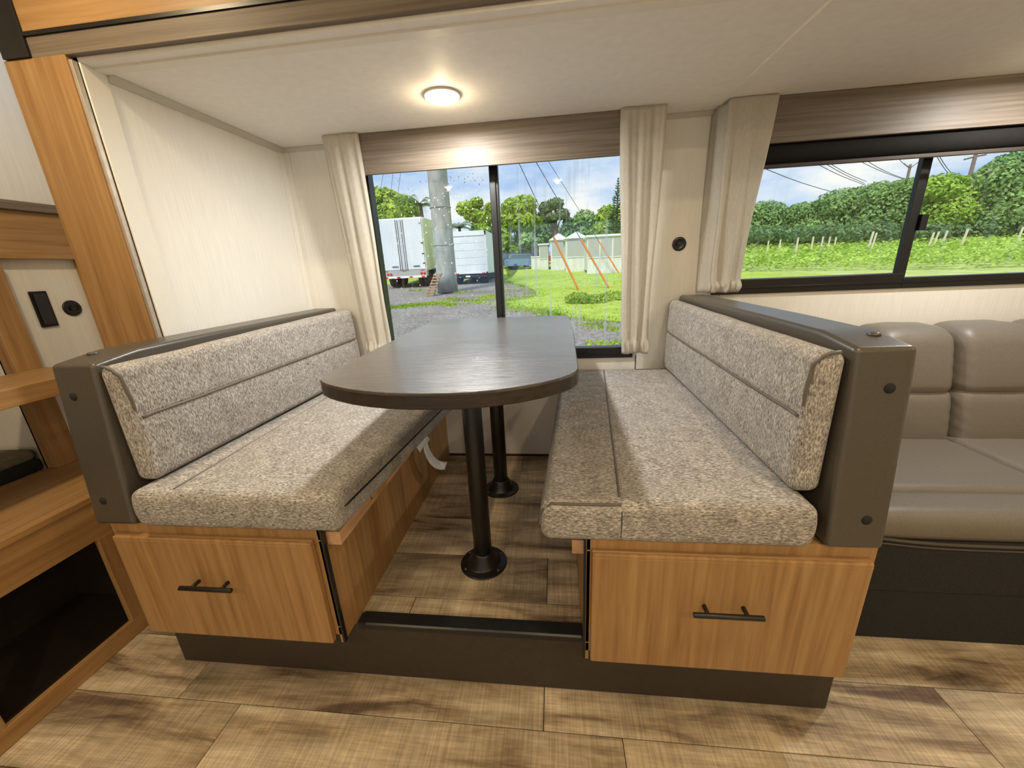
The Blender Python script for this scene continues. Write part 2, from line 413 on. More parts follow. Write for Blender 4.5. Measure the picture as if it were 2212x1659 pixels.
# window wall, with two openings
W1 = (-.985, .400, .845, 1.90); W2 = (.80, 2.51, 1.160, 1.90)
wall = MB()
T0, T1 = YW, YW + .055
wall.box(XL - .05, W1[0], T0, T1, -.1, 2.1); wall.box(W1[0], W1[1], T0, T1, -.1, W1[2]); wall.box(W1[0], W1[1], T0, T1, W1[3], 2.1)
wall.box(W1[1], W2[0], T0, T1, -.1, 2.1); wall.box(W2[0], W2[1], T0, T1, -.1, W2[2]); wall.box(W2[0], W2[1], T0, T1, W2[3], 2.1); wall.box(W2[1], XR + .05, T0, T1, -.1, 2.1)
wb = struct(build(wall, 'wall_back', 'wallpaper'), 'cream papered wall with the two windows')
sbox('panel_joint', 'dark_riser', .430, .434, YW - .002, YW + .001, .60, .842, parent=wb)
sbox('baseboard_strip', 'dark_cavity', -.66, .12, YW - .006, YW, ZS, ZS + .012, parent=wb)
struct(sbox('wall_slide_left', 'wallpaper', XL - .05, XL, YP, YW + .055, -.1, 2.1), 'cream papered end wall of the slide-out')
struct(sbox('wall_slide_right', 'wallpaper', XR, XR + .05, YP, YW + .055, -.1, 2.1))
ce = struct(sbox('ceiling_slide', 'ceiling_vinyl', XL - .05, XR + .05, YP, YW + .055, ZC, ZC + .05), 'off-white slide-out ceiling over the dinette')
build(MB().tube([(.725, 1.25, ZC + .001), (.725, 2.098, ZC + .001)], .006, 8), 'seam', 'ceiling_vinyl', ce, smooth=True)
# trims
struct(build(MB().prism([(XL, ZC), (XL + .018, ZC), (XL + .018, ZC - .006), (XL + .006, ZC - .024), (XL, ZC - .024)], 1.285, YW, 'y'), 'trim_1', 'grey_trim'))
struct(build(MB().prism([(YW, ZC), (YW - .016, ZC), (YW - .016, ZC - .006), (YW - .006, ZC - .02), (YW, ZC - .02)], XL, XR, 'x'), 'trim_2', 'grey_trim'))
struct(build(MB().rbox((XL, 2.062, .6), (XL + .004, YW, ZC - .02), .001).rbox((XL, YW - .004, .6), (XL + .036, YW, ZC - .02), .001), 'trim_3', 'white_trim'))
struct(build(MB().rbox((XL - .004, YP, .25), (XL + .005, 1.285, ZC), .001), 'trim_4', 'white_trim'))
struct(build(MB().rbox((XL - .2, 1.25, ZC - .006), (XR, 1.285, ZC + .002), .001), 'trim_5', 'white_trim'))

# slide-out surround: honey pillar, brown header beam, black strip, wood panel above
struct(sbox('trim_6', 'honey_wood_z', -1.60, -1.392, 1.195, 1.235, 0, 1.974, r=.003), 'honey wood upright beside the bunk')
struct(sbox('trim_7', 'silver_trim', -1.392, -1.381, 1.200, 1.235, .3, 1.962, r=.001))
struct(sbox('trim_8', 'brown_wood_x', -1.500, XR, 1.195, 1.252, 1.971, 2.023, r=.002), 'brown wood header beam over the slide-out')
struct(sbox('trim_9', 'black_metal', -1.500, XR, 1.190, 1.23, 2.023, 2.033), 'thin black strip above the header beam')
struct(sbox('trim_10', 'black_metal', -1.590, -1.500, 1.188, 1.232, 1.974, 2.40, r=.002), 'black corner strip at the top of the upright')
struct(sbox('wall_header', 'honey_wood_x', -1.500, XR, 1.194, 1.232, 2.033, 2.40), 'honey wood panel above the header beam')

# main room
struct(sbox('ceiling', 'ceiling_vinyl', -3.3, 3.4, -1.85, 1.25, 2.34, 2.39))
struct(sbox('wall_right', 'wallpaper', 3.35, 3.40, -1.85, 1.25, -.05, 2.4))
OPW = (-1.9, .9, .95, 1.95)
mb = MB(); mb.box(-3.3, OPW[0], -1.85, -1.8, -.05, 2.4); mb.box(OPW[1], 3.4, -1.85, -1.8, -.05, 2.4)
mb.box(OPW[0], OPW[1], -1.85, -1.8, -.05, OPW[2]); mb.box(OPW[0], OPW[1], -1.85, -1.8, OPW[3], 2.4)
struct(build(mb, 'wall_front', 'wallpaper'))
w3 = struct(build(MB().box(OPW[0], OPW[1], -1.84, -1.80, OPW[2], OPW[2] + .04).box(OPW[0], OPW[1], -1.84, -1.80, OPW[3] - .04, OPW[3])
                  .box(OPW[0], OPW[0] + .04, -1.84, -1.80, OPW[2], OPW[3]).box(OPW[1] - .04, OPW[1], -1.84, -1.80, OPW[2], OPW[3]).box(-.72, -.68, -1.84, -1.80, OPW[2], OPW[3]), 'window_3', 'black_frame'))
build(MB().box(OPW[0] + .04, OPW[1] - .04, -1.825, -1.821, OPW[2] + .04, OPW[3] - .04), 'pane', 'pane_clear', w3)
struct(sbox('wall_far_left', 'wallpaper', -3.35, -3.3, -1.85, 1.25, -.05, 2.4))
struct(sbox('wall_bunk_end', 'wallpaper', -3.3, -2.128, 1.25, 1.29, -.05, 2.4), 'white end wall of the bunk')
struct(sbox('wall_left', 'wallpaper', -2.17, -2.125, 1.25, 1.66, -.05, 2.4), 'white panel wall beside the bunk post')
struct(sbox('wall_left_upper', 'wallpaper', -2.17, -2.125, -1.8, 1.25, 1.47, 2.4), 'cream wall above the bunk rail')
struct(sbox('wall_corner', 'wallpaper', -2.17, -1.38, 1.62, 1.66, -.05, 2.4))

# step riser under the slide-out, black nosing
struct(build(MB().rbox((-1.37, .92, 0), (.804, 1.2, ZS - .002), .004), 'trim_11', 'dark_riser'), 'dark brown riser under the dinette')
struct(build(MB().prism([(.914, ZS - .016), (.914, ZS + .002), (.919, ZS + .006), (.962, ZS + .006), (.962, ZS - .016)], -.652, .073, 'x'), 'trim_12', 'black_nosing'), 'black metal nosing on the floor edge')
build(MB().lathe([(.006, 0), (.006, .004), (.001, .006)], (-.209, .9205, .195), 10, 'y'), 'screw', 'rubber', bpy.data.objects['trim_11'])

# ------------------------------------------------------------------ windows
def window(idx, b, mullx, mull_w, label, botL, botR, streak, lw_):
    x0, x1, z0, z1 = b
    w_ = struct(build(MB().box(x0, x1, YW + .035, YW + .055, z0, z0 + .004), 'window_%d' % idx, 'black_frame'), label)
    fr = MB(); d0, d1 = YW - .012, YW + .05
    fr.rbox((x0 - .012, d0, z0 - .014), (mullx, d1, z0 + botL), .004); fr.rbox((mullx, d0, z0 - .014), (x1 + .014, d1, z0 + botR), .004)
    fr.rbox((x0 - .012, d0, z0), (x0 + lw_, d1, z1), .003); fr.rbox((x1 - .02, d0, z0), (x1 + .014, d1, z1), .003); fr.rbox((x0 - .012, d0, z1 - .04), (x1 + .014, d1, z1 + .01), .003)
    build(fr, 'frame', 'black_frame', w_)
    mm = MB().rbox((mullx - mull_w / 2, YW + .002, z0), (mullx + mull_w / 2 - .012, YW + .03, z1), .003).rbox((mullx + .006, YW + .012, z0), (mullx + mull_w / 2, YW + .05, z1), .003)
    build(mm, 'mullion', 'black_frame', w_)
    build(MB().rbox((x0, YW - .016, z0 + .012), (x1, YW - .010, z0 + .020), .001), 'sill_rib', 'black_gloss', w_)
    build(MB().box(x0 + .01, mullx, YW + .018, YW + .022, z0 + .02, z1), 'pane', 'pane_clear', w_)
    build(MB().box(mullx, x1 - .01, YW + .030, YW + .034, z0 + .02, z1), 'pane', streak, w_)
    return w_
w1 = window(1, W1, -.295, .043, 'wide black-framed window behind the table', .045, .045, 'pane_streaked', .050)
w2 = window(2, W2, 1.655, .047, 'black-framed sliding window above the sofa', .058, .036, 'pane_clear', .03)
build(MB().rbox((1.672, YW - .012, 1.405), (1.700, YW + .012, 1.475), .003), 'latch', 'black_frame', w2)
# rain on the left pane
rd = MB(); rnd = random.Random(3)
for i in range(230):
    x = rnd.uniform(-.92, -.33); z = 1.05 + .74 * math.sqrt(rnd.random()); r = rnd.uniform(.0018, .0042)
    rd.sphere((x, YW + .0235, z), r, 6, 4, (1, .35, 1.15))
o = build(rd, 'raindrops', 'raindrop', smooth=True); o['kind'] = 'stuff'; tag(o, 'raindrops scattered over the left pane of the dinette window', 'raindrops')

# ------------------------------------------------------------------ valances, shade, curtains
v = thing('window_valance', (-.3, 2.04, 1.785), 'brown wood valance across the top of the dinette window', 'valance', 'wood window valances')
build(MB().rbox((-.985, 1.985, 1.785), (.375, 2.003, ZC - .002), .002), 'face_board', 'brown_wood_x', v)
build(MB().rbox((-.985, 2.003, 1.785), (-.967, YW, ZC - .002), .002), 'return_board', 'brown_wood_y', v)
build(MB().rbox((.357, 2.003, 1.785), (.375, YW, ZC - .002), .002), 'return_board', 'brown_wood_y', v)
v = thing('window_valance', (2.0, 2.04, 1.785), 'brown wood valance above the sofa window, right of the third curtain', 'valance', 'wood window valances')
build(MB().rbox((.83, 1.985, 1.785), (3.1, 2.003, ZC - .002), .002), 'face_board', 'brown_wood_x', v)
build(MB().rbox((.83, 2.003, 1.785), (.848, YW, ZC - .002), .002), 'return_board', 'brown_wood_y', v)
s_ = thing('roller_shade', (2.0, 2.04, 1.70), 'black rolled-up shade under the valance above the sofa', 'window shade')
build(MB().lathe([(.048, .86), (.048, 3.06)], (0, 2.045, 1.752), 26, 'x'), 'fabric_roll', 'shade_fabric', s_, smooth=True, wn_=True)
build(MB().rbox((.86, 2.000, 1.690), (3.06, 2.012, 1.706), .003), 'bottom_bar', 'dark_riser', s_)

def curtain(label, T, B, ztop, zbot, folds, amp, seed, ret=None, gather=True):
    """hanging panel: T and B are (x0, x1, y) at top and bottom; ret = x of an edge that turns back to the wall"""
    c = thing('curtain', ((T[0] + T[1]) / 2, T[2] + .02, zbot), label, 'curtain', 'linen curtains at the windows')
    rr = random.Random(seed); ph = [rr.uniform(0, 6.3) for _ in range(6)]; fq = [rr.uniform(.75, 1.35) for _ in range(6)]
    def f(u, vv):
        z = ztop + (zbot - ztop) * vv
        s = vv ** 1.2
        x0 = T[0] + (B[0] - T[0]) * s; x1 = T[1] + (B[1] - T[1]) * s
        y = T[2] + (B[2] - T[2]) * min(1, vv * 1.15)
        uu = u + .03 * math.sin(ph[0] + vv * 3)
        a = amp * (.45 + .75 * vv)
        wv = math.sin(2 * PI * folds * uu * 1.0 + ph[1] + .7 * math.sin(vv * 2.6 + ph[2])) * .62 + math.sin(2 * PI * folds * 1.9 * uu * fq[1] + ph[3]) * .22 * (1 - .5 * vv) + math.sin(2 * PI * folds * .55 * uu + ph[4]) * .4
        pin = math.exp(-((1 - vv) / .035) ** 2) if gather else 0
        if vv < .012: a *= .7
        # edges turn back towards the wall
        e = max(0, (abs(u - .5) - .42) / .08)
        y += -a * wv * (1 + .5 * pin) + .016 * e * e * (1 - .4 * vv)
        x = x0 + (x1 - x0) * u + .006 * math.sin(7 * vv + u * 9 + ph[5]) * vv
        if gather and vv > .93:
            q = (vv - .93) / .07
            y += -.010 * math.sin(q * PI) * (1 + .7 * math.sin(u * folds * 14 + ph[2]))
            x += .006 * math.sin(u * folds * 17) * math.sin(q * PI)
        return Vector((x, y, z))
    build(MB().grid(f, 96, 70), 'cloth', 'linen', c, smooth=True, thick=.0016)
    if ret:
        xa, xb, s = ret
        def g(u, vv):
            p = f(0 if s < 0 else 1, vv)
            return Vector((p.x + (xa - p.x) * u + .004 * math.sin(u * 9 + vv * 4), p.y + (YW - .004 - p.y) * u + .004 * math.sin(u * 7), p.z))
        build(MB().grid(g, 10, 40), 'return_cloth', 'linen', c, smooth=True, thick=.0016)
    return c
curtain('cream linen curtain left of the dinette window, behind the tabletop', (-1.083, -.902, 1.958), (-1.055, -.905, 2.02), ZC - .003, .885, 2.6, .010, 11)
curtain('cream linen curtain between the dinette window and the round wall outlet', (.292, .486, 1.958), (.352, .468, 2.02), ZC - .003, .868, 2.4, .010, 25)
curtain('cream linen curtain left of the sofa window, above the padded partition', (.735, .934, 1.958), (.762, .882, 2.02), ZC - .003, 1.163, 2.3, .009, 32, ret=(.712, 0, -1))
build(MB().tube([(.8, 2.02, 1.166), (.8, 2.021, 1.146)], .0014, 6), 'tie_cord', 'dark_riser', bpy.data.objects['curtain.002'])

# round black outlet on the window wall
def round_outlet(c, axis, r, label):
    t = thing('round_outlet', c, label, 'outlet', 'round black outlets')
    s = 1 if axis == 'x' else -1
    build(MB().lathe([(r, 0), (r, s * .004), (r * .9, s * .007), (r * .62, s * .007), (r * .58, s * .004), (.001, s * .004)], c, 28, axis), 'cover', 'black_gloss', t, smooth=True, wn_=True)
    build(MB().lathe([(r * .3, s * .003), (r * .3, s * .008), (r * .1, s * .0085)], c, 16, axis), 'socket', 'black_metal', t)
    return t
round_outlet((.615, YW, 1.400), 'y', .033, 'round black outlet on the wall between the two windows')

# ------------------------------------------------------------------ ceiling lamps (the lamp's light is part of the lamp)
def ceiling_light(x, y, z, label, watts, col, r=.068):
    t = thing('ceiling_light', (x, y, z - .03), label, 'ceiling light', 'round ceiling lights')
    build(MB().lathe([(r, 0), (r, -.003), (r * .97, -.006), (r * .94, -.005)], (x, y, z), 40), 'ring', 'white_trim', t, smooth=True, wn_=True)
    d = MB(); prof = [(r * .965 * math.cos(a * PI / 16), -.006 - .020 * math.sin(a * PI / 16)) for a in range(8)] + [(.0005, -.0261)]
    build(d.lathe(prof, (x, y, z), 40), 'diffuser', 'lamp_diffuser', t, smooth=True)
    # light leaving the flat face of the diffuser, and the weaker light leaving its rim
    ld = bpy.data.lights.new('lamp', 'AREA'); ld.shape = 'DISK'; ld.size = r * 1.3; ld.energy = watts * .95; ld.color = col
    lo_ = bpy.data.objects.new('lamp', ld); COL.objects.link(lo_); lo_.parent = t; lo_.location = (0, 0, .001)
    ld = bpy.data.lights.new('lamp_rim', 'POINT'); ld.shadow_soft_size = .02; ld.energy = watts * .09; ld.color = WARM
    lo_ = bpy.data.objects.new('lamp_rim', ld); COL.objects.link(lo_); lo_.parent = t; lo_.location = (0, 0, -.016)
    return t
ceiling_light(-.412, 1.668, ZC, 'lit round ceiling light over the dinette table', SLIDE_W, SOFT)
ceiling_light(1.80, 1.668, ZC, 'lit round ceiling light over the sofa, outside the photo', SLIDE_W * .6, SOFT)
for x, y, k_, wd_ in ((-1.25, .66, .75, 'above the step into the bunk'), (.75, .35, .55, 'above the middle of the aisle'), (2.28, .5, .45, 'in front of the sofa'),
                      (-1.3, -.95, .9, 'added as fill left of the photographer'), (.05, -1.0, .9, 'added as fill behind the photographer'), (1.5, -.95, .9, 'added as fill right of the photographer')):  # back row: unseen lamps added to send light under the table
    ceiling_light(x, y, 2.34, 'lit round light on the main ceiling ' + wd_, LAMP_W * k_, WARM)

# ================================================================== BENCHES
def handle(parent, x0, x1, z, yf):
    h = build(MB().tube([(x0, yf - .030, z), (x1, yf - .030, z)], .0068, 12), 'handle', 'black_metal', parent, smooth=True, wn_=True)
    return h
def bench(side, xi, xo, label):
    """xi: aisle-side edge, xo: outer edge of the bench box; side -1 left, +1 right"""
    a, b = min(xi, xo), max(xi, xo); yf, yd = .845, .825
    t = thing('dinette_bench', ((a + b) / 2, 1.45, ZS), label, 'bench')
    zt = .655
    fr = MB(); fr.rbox((a, yf, .615), (b, yf + .018, zt), .002); fr.rbox((a, yf, .268), (b, yf + .018, .300), .002)
    fr.rbox((a, yf, .30), (a + .03, yf + .018, .615), .002); fr.rbox((b - .03, yf, .30), (b, yf + .018, .615), .002)
    build(fr, 'face_frame', 'honey_wood_z', t)
    d0, d1 = (-1.313, -.684) if side < 0 else (.087, .743)
    dr = build(MB().rbox((d0, yd, .254), (d1, yf - .001, .620), .0035), 'drawer', 'honey_wood_z', t)
    # bevelled top edge moulding of the drawer front
    build(MB().prism([(yd - .0005, .608), (yd + .012, .6225), (yf - .001, .6225), (yf - .001, .616)], d0 + .001, d1 - .001, 'x'), 'edge_moulding', 'honey_wood_x', dr)
    hx0, hx1, hz = (-1.105, -.940, .472) if side < 0 else (.337, .503, .473)
    h = handle(dr, hx0, hx1, hz, yd)
    for q in (.035, .13):
        build(MB().tube([(hx0 + q, yd + .002, hz), (hx0 + q, yd - .030, hz)], .0055, 10), 'handle_post', 'black_metal', dr, smooth=True, wn_=True)
    # aisle panel, notched over the riser
    px0, px1 = (xi - .010, xi) if side < 0 else (xi, xi + .010)
    build(MB().prism([(yf, ZS + .008), (.918, ZS + .008), (.918, ZS), (YW, ZS), (YW, zt - .002), (yf, zt - .002)], px0, px1, 'x'), 'side_panel', 'honey_wood_z', t)
    e0, e1 = (xi - .0005, xi + .006) if side < 0 else (xi - .006, xi + .0005)
    build(MB().box(e0, e1, yf - .004, yf + .010, .242, zt), 'edge_strip', 'black_metal', t)
    # support slat for the bed conversion
    s0, s1 = (xi + .002, xi + .045) if side < 0 else (xi - .036, xi - .002)
    sl = build(MB().rbox((s0, .862, .588), (s1, 2.02, .632), .002), 'support_slat', 'pale_wood', t)
    for yy in (1.06, 1.5):
        build(MB().lathe([(.004, 0), (.004, .001)], (s1 if side < 0 else s0, yy, .612), 10, 'x'), 'screw', 'dark_cavity', sl)
    build(MB().box(a + .01, b - .01, yf + .02, YW, zt - .016, zt - .002), 'seat_board', 'pale_wood', t)
    o0, o1 = (xo, xo + .010) if side < 0 else (xo - .010, xo)
    build(MB().box(o0, o1, yf + .018, YW, ZS, zt - .018), 'outer_panel', 'honey_wood_z', t)
    return t
bl = bench(-1, -.662, -1.332, 'left wooden dinette bench with one drawer, white paper strip on its slat')
br = bench(1, .073, .758, 'right wooden dinette bench with one drawer, next to the sofa')

# padded partition behind each backrest
def partition(x0, x1, bench_o, label, side):
    t = thing('padded_partition', ((x0 + x1) / 2, 1.45, .658), label, 'partition', 'padded bench partitions')
    z0, z1, y0, y1 = .658, 1.148, .828, 2.085
    def fn(p):
        k = (p.z - z0) / (z1 - z0)
        p.y += .042 * k * max(0, (y1 - p.y) / (y1 - y0)) ** 3       # the front leans back a little
        top = max(0, (k - .8) / .2)
        p.z += .006 * math.sin(min(1, max(0, (p.y - y0) / .5)) * PI / 2) * top - .022 * (1 - min(1, max(0, (p.y - y0) / .16))) * top
        p.x += .0025 * N3((p.x, p.y, p.z), 6)
        return p
    bd = build(MB().rbox((x0, y0, z0), (x1, y1, z1), .013, 3, (4, 30, 12), fn), 'upholstered_body', 'vinyl', t, smooth=True, wn_=True)
    for zz, fx in ((1.045, .62), (.735, .62)):
        k = (zz - z0) / (z1 - z0); c = (x0 + (x1 - x0) * (fx if side > 0 else 1 - fx), y0 + .042 * k + .002, zz)
        build(MB().lathe([(.012, .002), (.0115, -.003), (.006, -.006), (.001, -.007)], c, 14, 'y'), 'button', 'rubber', t, smooth=True)  # dark colour of the front buttons imitates the shade inside a dimple
    for yy in (.95, 1.45):
        build(MB().lathe([(.013, -.004), (.012, .002), (.006, .004), (.001, .0045)], (x0 + (x1 - x0) * (.72 if side > 0 else .28), yy, z1 - .001), 14, 'z'), 'button', 'vinyl', t, smooth=True)
    return t
partition(-1.358, -1.224, bl, 'grey vinyl padded partition behind the left bench backrest', -1)
partition(.630, .755, br, 'grey vinyl padded partition between the right bench and the sofa', 1)

def stitch(mb, pts, step=.007, ln=.0042, r=.0006, off=Vector((0, 0, 0))):
    """a row of short raised stitches along a polyline"""
    pts = [Vector(p) + off for p in pts]; d = 0
    for a, b in zip(pts, pts[1:]):
        L_ = (b - a).length; u = (b - a) / max(L_, 1e-6); s = 0
        while s < L_:
            mb.tube([a + u * s, a + u * min(L_, s + ln)], r, 4); s += step

# seat cushions -------------------------------------------------------------
def lerp(a, b, t): return a + (b - a) * t
def seat(label, left):
    y0, y1, z0, z1 = (.822, 2.085, .656, .772)
    if left:
        xa = lambda y: -1.205; xb = lambda y: -.588 + .085 * (y - .83)
        x0, x1 = -1.205, -.588
    else:
        xa = lambda y: -.040 + .062 * (y - .84); xb = lambda y: .600
        x0, x1 = -.040, .600
    t = thing('seat_cushion', ((x0 + x1) / 2, 1.45, z0), label, 'cushion', 'dinette seat cushions')
    rr = .024
    def fn(p):
        u = (p.x - x0) / (x1 - x0); vv = (p.y - y0) / (y1 - y0); k = (p.z - z0) / (z1 - z0)
        q = Vector((lerp(xa(p.y), xb(p.y), u), p.y, p.z))
        crown = 16 * max(0, u * (1 - u)) ** 1 * max(0, vv * (1 - vv)) ** .5 * .25
        q.z += .010 * crown * k
        q.z += .0028 * N3((q.x, q.y * .7, 3.1), 5) * k
        if not left and k > .6:      # dents and wrinkles in the right cushion
            d1 = ((q.x - .23) / .05) ** 2 + ((q.y - 1.18) / .014) ** 2
            q.z -= .010 * math.exp(-d1)
            d2 = ((q.x - .25) / .07) ** 2 + ((q.y - 1.145) / .02) ** 2
            q.z += .005 * math.exp(-d2)
            q.z += .0022 * math.sin(q.y * 52 + 4 * q.x) * math.exp(-((q.x - .09) / .07) ** 2) * (1 if 1.2 < q.y < 2 else .2)
        if k > .6 and left: q.z -= .006 * math.exp(-((q.x + 1.088) / .012) ** 2)
        side = max(0, 1 - abs(k - .5) * 2)
        q.y -= .004 * side * (1 if vv < .05 else 0)
        q.x += .006 * side * ((1 if u > .95 else 0) - (1 if u < .05 else 0))
        return q
    bd = build(MB().rbox((x0, y0, z0), (x1, y1, z1), rr, 4, (30, 90, 3), fn), 'cover', 'tweed_x', t, smooth=True, wn_=True)
    def top(x, y, e=0.0):
        u = (x - xa(y)) / (xb(y) - xa(y)); p = fn(Vector((x0 + u * (x1 - x0), y, z1))); p.z += e; return p
    if left:
        xs = lambda y: -1.088
        ln = [top(xs(y), y, .0005) for y in [y0 + .03 + i * .02 for i in range(61)]]
        build(MB().tube(ln, .0034, 6), 'piping', 'piping', t, smooth=True)
        st = MB(); stitch(st, [p + Vector((.012, 0, .001)) for p in ln]); build(st, 'stitching', 'thread', t)
        # zip running along the aisle side
        zp = [Vector((xb(y) + .0055, y, .722)) for y in [y0 + .035 + i * .03 for i in range(41)]]
        build(MB().tube(zp, .0032, 6), 'zip', 'zip_dark', t, smooth=True)
    else:
        xs = lambda y: .154 + (.262 - .154) * (y - .858) / 1.24
        ln = [top(xs(y), y, .0005) for y in [y0 + .028 + i * .02 for i in range(61)]]
        fr = [fn(Vector((x, y0 + .008, z1 - .007))) + Vector((0, -.002, .0015)) for x in [.154 - i * .012 for i in range(15)]]
        fr += [fn(Vector((x0 + .004, y0 + .010, z1 - .03))) + Vector((-.002, -.002, 0)), fn(Vector((x0 + .002, y0 + .016, z1 - .06)))+ Vector((-.002, -.002, 0))]
        build(MB().tube(ln, .0034, 6), 'piping', 'piping', t, smooth=True)
        build(MB().tube(fr, .0036, 6), 'piping', 'piping', t, smooth=True)
        st = MB(); stitch(st, [p + Vector((.010, 0, .001)) for p in ln]); stitch(st, [p + Vector((-.010, 0, .001)) for p in ln])
        stitch(st, [p + Vector((0, -.003, -.010)) for p in fr]); stitch(st, [p + Vector((0, .010, .004)) for p in fr[:14]])
        stitch(st, [fn(Vector((.160, y0, z))) + Vector((0, -.001, 0)) for z in (z1 - .02, z1 - .045, z1 - .075)])
        build(st, 'stitching', 'thread', t)
        build(MB().tube([fn(Vector((.156, y0, z))) + Vector((0, -.0002, 0)) for z in (z1 - .02, z1 - .05, z0 + .02)], .0012, 4), 'seam', 'zip_dark', t)
    return t
seat('grey tweed seat cushion on the left bench with a dark zip edge', True)
seat('grey tweed seat cushion on the right bench with a wrinkled dent', False)

def backrest(label, left):
    z0, z1, y0, y1 = .776, 1.122, .872, 2.082
    th = .066
    s = 1 if left else -1
    xw = -1.224 if left else .627            # face of the partition
    def face(y, k):
        vv = (y - y0) / (y1 - y0)
        base = (.036 + .045 * vv) if left else (.050 - .016 * vv)
        return base + (.012 * (1 - k) if left else .004 * (1 - k))
    x0, x1 = (xw, xw + th) if left else (xw - th, xw)
    t = thing('back_cushion', ((x0 + x1) / 2, 1.45, z0), label, 'cushion', 'dinette back cushions')
    def fn(p):
        k = (p.z - z0) / (z1 - z0); u = (p.x - xw) / (s * th); u = max(0, min(1, u)); vv = (p.y - y0) / (y1 - y0)
        d = u * face(p.y, k) + .016 * u
        bulge = .008 * math.sin(min(1, max(0, k)) * PI) * u * (1 - abs(2 * vv - 1) ** 8)
        groove = -.004 * math.exp(-((p.z - .972) / .014) ** 2) * (1 if u > .6 else 0)
        q = Vector((xw + s * (d + bulge + groove), p.y, p.z))
        q.z += .002 * N3((q.y, 1.3, q.x), 6) * k + (.022 * vv if left else .012 * vv) * k
        return q
    bd = build(MB().rbox((x0, y0, z0), (x1, y1, z1), .025, 4, (3, 70, 22), fn), 'cover', 'tweed_z', t, smooth=True, wn_=True)
    xf = x1 if left else x0
    def fpt(y, z, e=.001):
        p = fn(Vector((xf, y, z))); p.x += s * e; return p
    yv = y0 + .030
    ln = [fpt(y, .972, .0045) for y in [y1 - .04 - i * .03 for i in range(38)]] + [fpt(yv + .006, .970, .0045), fpt(yv - .004, .969, .004)]
    up = [fn(Vector((xf - s * (.012 - .010 * min(1, i / 3)), yv - .020 + .012 * (1 - i / 9), z))) + Vector((s * .0015, -.002, 0)) for i, z in enumerate([.968, .985, 1.0, 1.02, 1.04, 1.06, 1.08, 1.095])]
    up += [fn(Vector((xf - s * .012, yv - .024, 1.112))) + Vector((0, -.002, .002)), fn(Vector((xf - s * .026, yv - .026, 1.120))) + Vector((0, -.002, .002)), fn(Vector((xf - s * .045, yv - .026, 1.121))) + Vector((0, -.002, .002))]
    build(MB().tube(ln, .0036, 6), 'piping', 'piping', t, smooth=True); build(MB().tube(up, .0045, 6), 'piping', 'piping', t, smooth=True)
    st = MB(); stitch(st, [p + Vector((s * -.001, 0, .010)) for p in ln]); stitch(st, [p + Vector((s * -.001, 0, -.010)) for p in ln])
    stitch(st, [p + Vector((s * .0005, .011, 0)) for p in up[:8]]); stitch(st, [p + Vector((-s * .009, -.001, 0)) for p in up[:9]])
    build(st, 'stitching', 'thread', t)
    return t
backrest('grey tweed back cushion leaning on the left padded partition', True)
backrest('grey tweed back cushion leaning on the right padded partition', False)

# white paper strip stuck on the slat
pt = thing('paper_strip', (-.60, 1.5, .40), 'curled white paper strip hanging from the left bench slat', 'paper')
def pfn(u, vv):
    return Vector((-.612 + .005 * math.sin(vv * 3), 1.425 + .16 * u, .636 - .055 * vv + .006 * math.sin(u * 5)))
build(MB().grid(lambda u, vv: Vector((-.606 - .010 * (vv - .5) ** 2 + .022 * vv, 1.43 + .135 * u + .02 * vv, .640 + .004 * math.sin(6 * u) - .060 * vv)), 10, 6), 'label_sheet', 'paper', pt, smooth=True, thick=.0006)
build(MB().grid(lambda u, vv: Vector((-.588 + .052 * vv * vv, 1.50 + .055 * u + .10 * vv * vv, .585 - .20 * vv + .115 * max(0, vv - .5) ** 2 + .012 * u)), 4, 16), 'tail', 'paper', pt, smooth=True, thick=.0006)

# ================================================================== TABLE
ZT = 1.073
tb = thing('dinette_table', (-.288, 1.45, ZS), 'dark grey wood table with curved front on two black legs', 'table')
def arc(c, r, a0, a1, n): return [(c[0] + r * math.cos(math.radians(lerp(a0, a1, i / n))), c[1] + r * math.sin(math.radians(lerp(a0, a1, i / n)))) for i in range(n + 1)]
outl = []
outl += arc((.022, 2.012), .05, 0, 90, 6)                       # back right corner
outl += arc((-.598, 2.016), .05, 90, 180, 6)                    # back left corner
outl += [(-.640, 1.5), (-.626, .965)]
outl += [(-.624, .935), (-.612, .905), (-.592, .879), (-.565, .857), (-.53, .836), (-.48, .811), (-.43, .794), (-.38, .782), (-.33, .776), (-.28, .774), (-.23, .775), (-.18, .781), (-.13, .795), (-.08, .817), (-.03, .847), (.01, .880), (.037, .912), (.052, .942), (.059, .975)]
outl += [(.072, 1.5)]
def inset(poly, d):
    n = len(poly); out = []
    for i in range(n):
        a, b, c = Vector(poly[i - 1]), Vector(poly[i]), Vector(poly[(i + 1) % n])
        t_ = (c - a).normalized(); out.append((b.x - t_.y * d, b.y + t_.x * d))
    return out
ins = inset(outl, .0025)
n = len(outl)
build(MB().prism(ins, ZT - .003, ZT), 'tabletop', 'table_wood', tb)
eb = MB(); lv = [(ins, ZT - .0025), (outl, ZT - .006), (outl, ZT - .036), (ins, ZT - .039)]
vs = [(q[0], q[1], z) for pl, z in lv for q in pl]; fs = []
for i in range(3):
    for j in range(n): fs.append((i * n + j, (i + 1) * n + j, (i + 1) * n + (j + 1) % n, i * n + (j + 1) % n))
fs.append(tuple(range(3 * n, 4 * n))[::-1]); fs.append(tuple(range(n)))
eb.add(vs, fs); build(eb, 'edge_band', 'table_edge', tb)
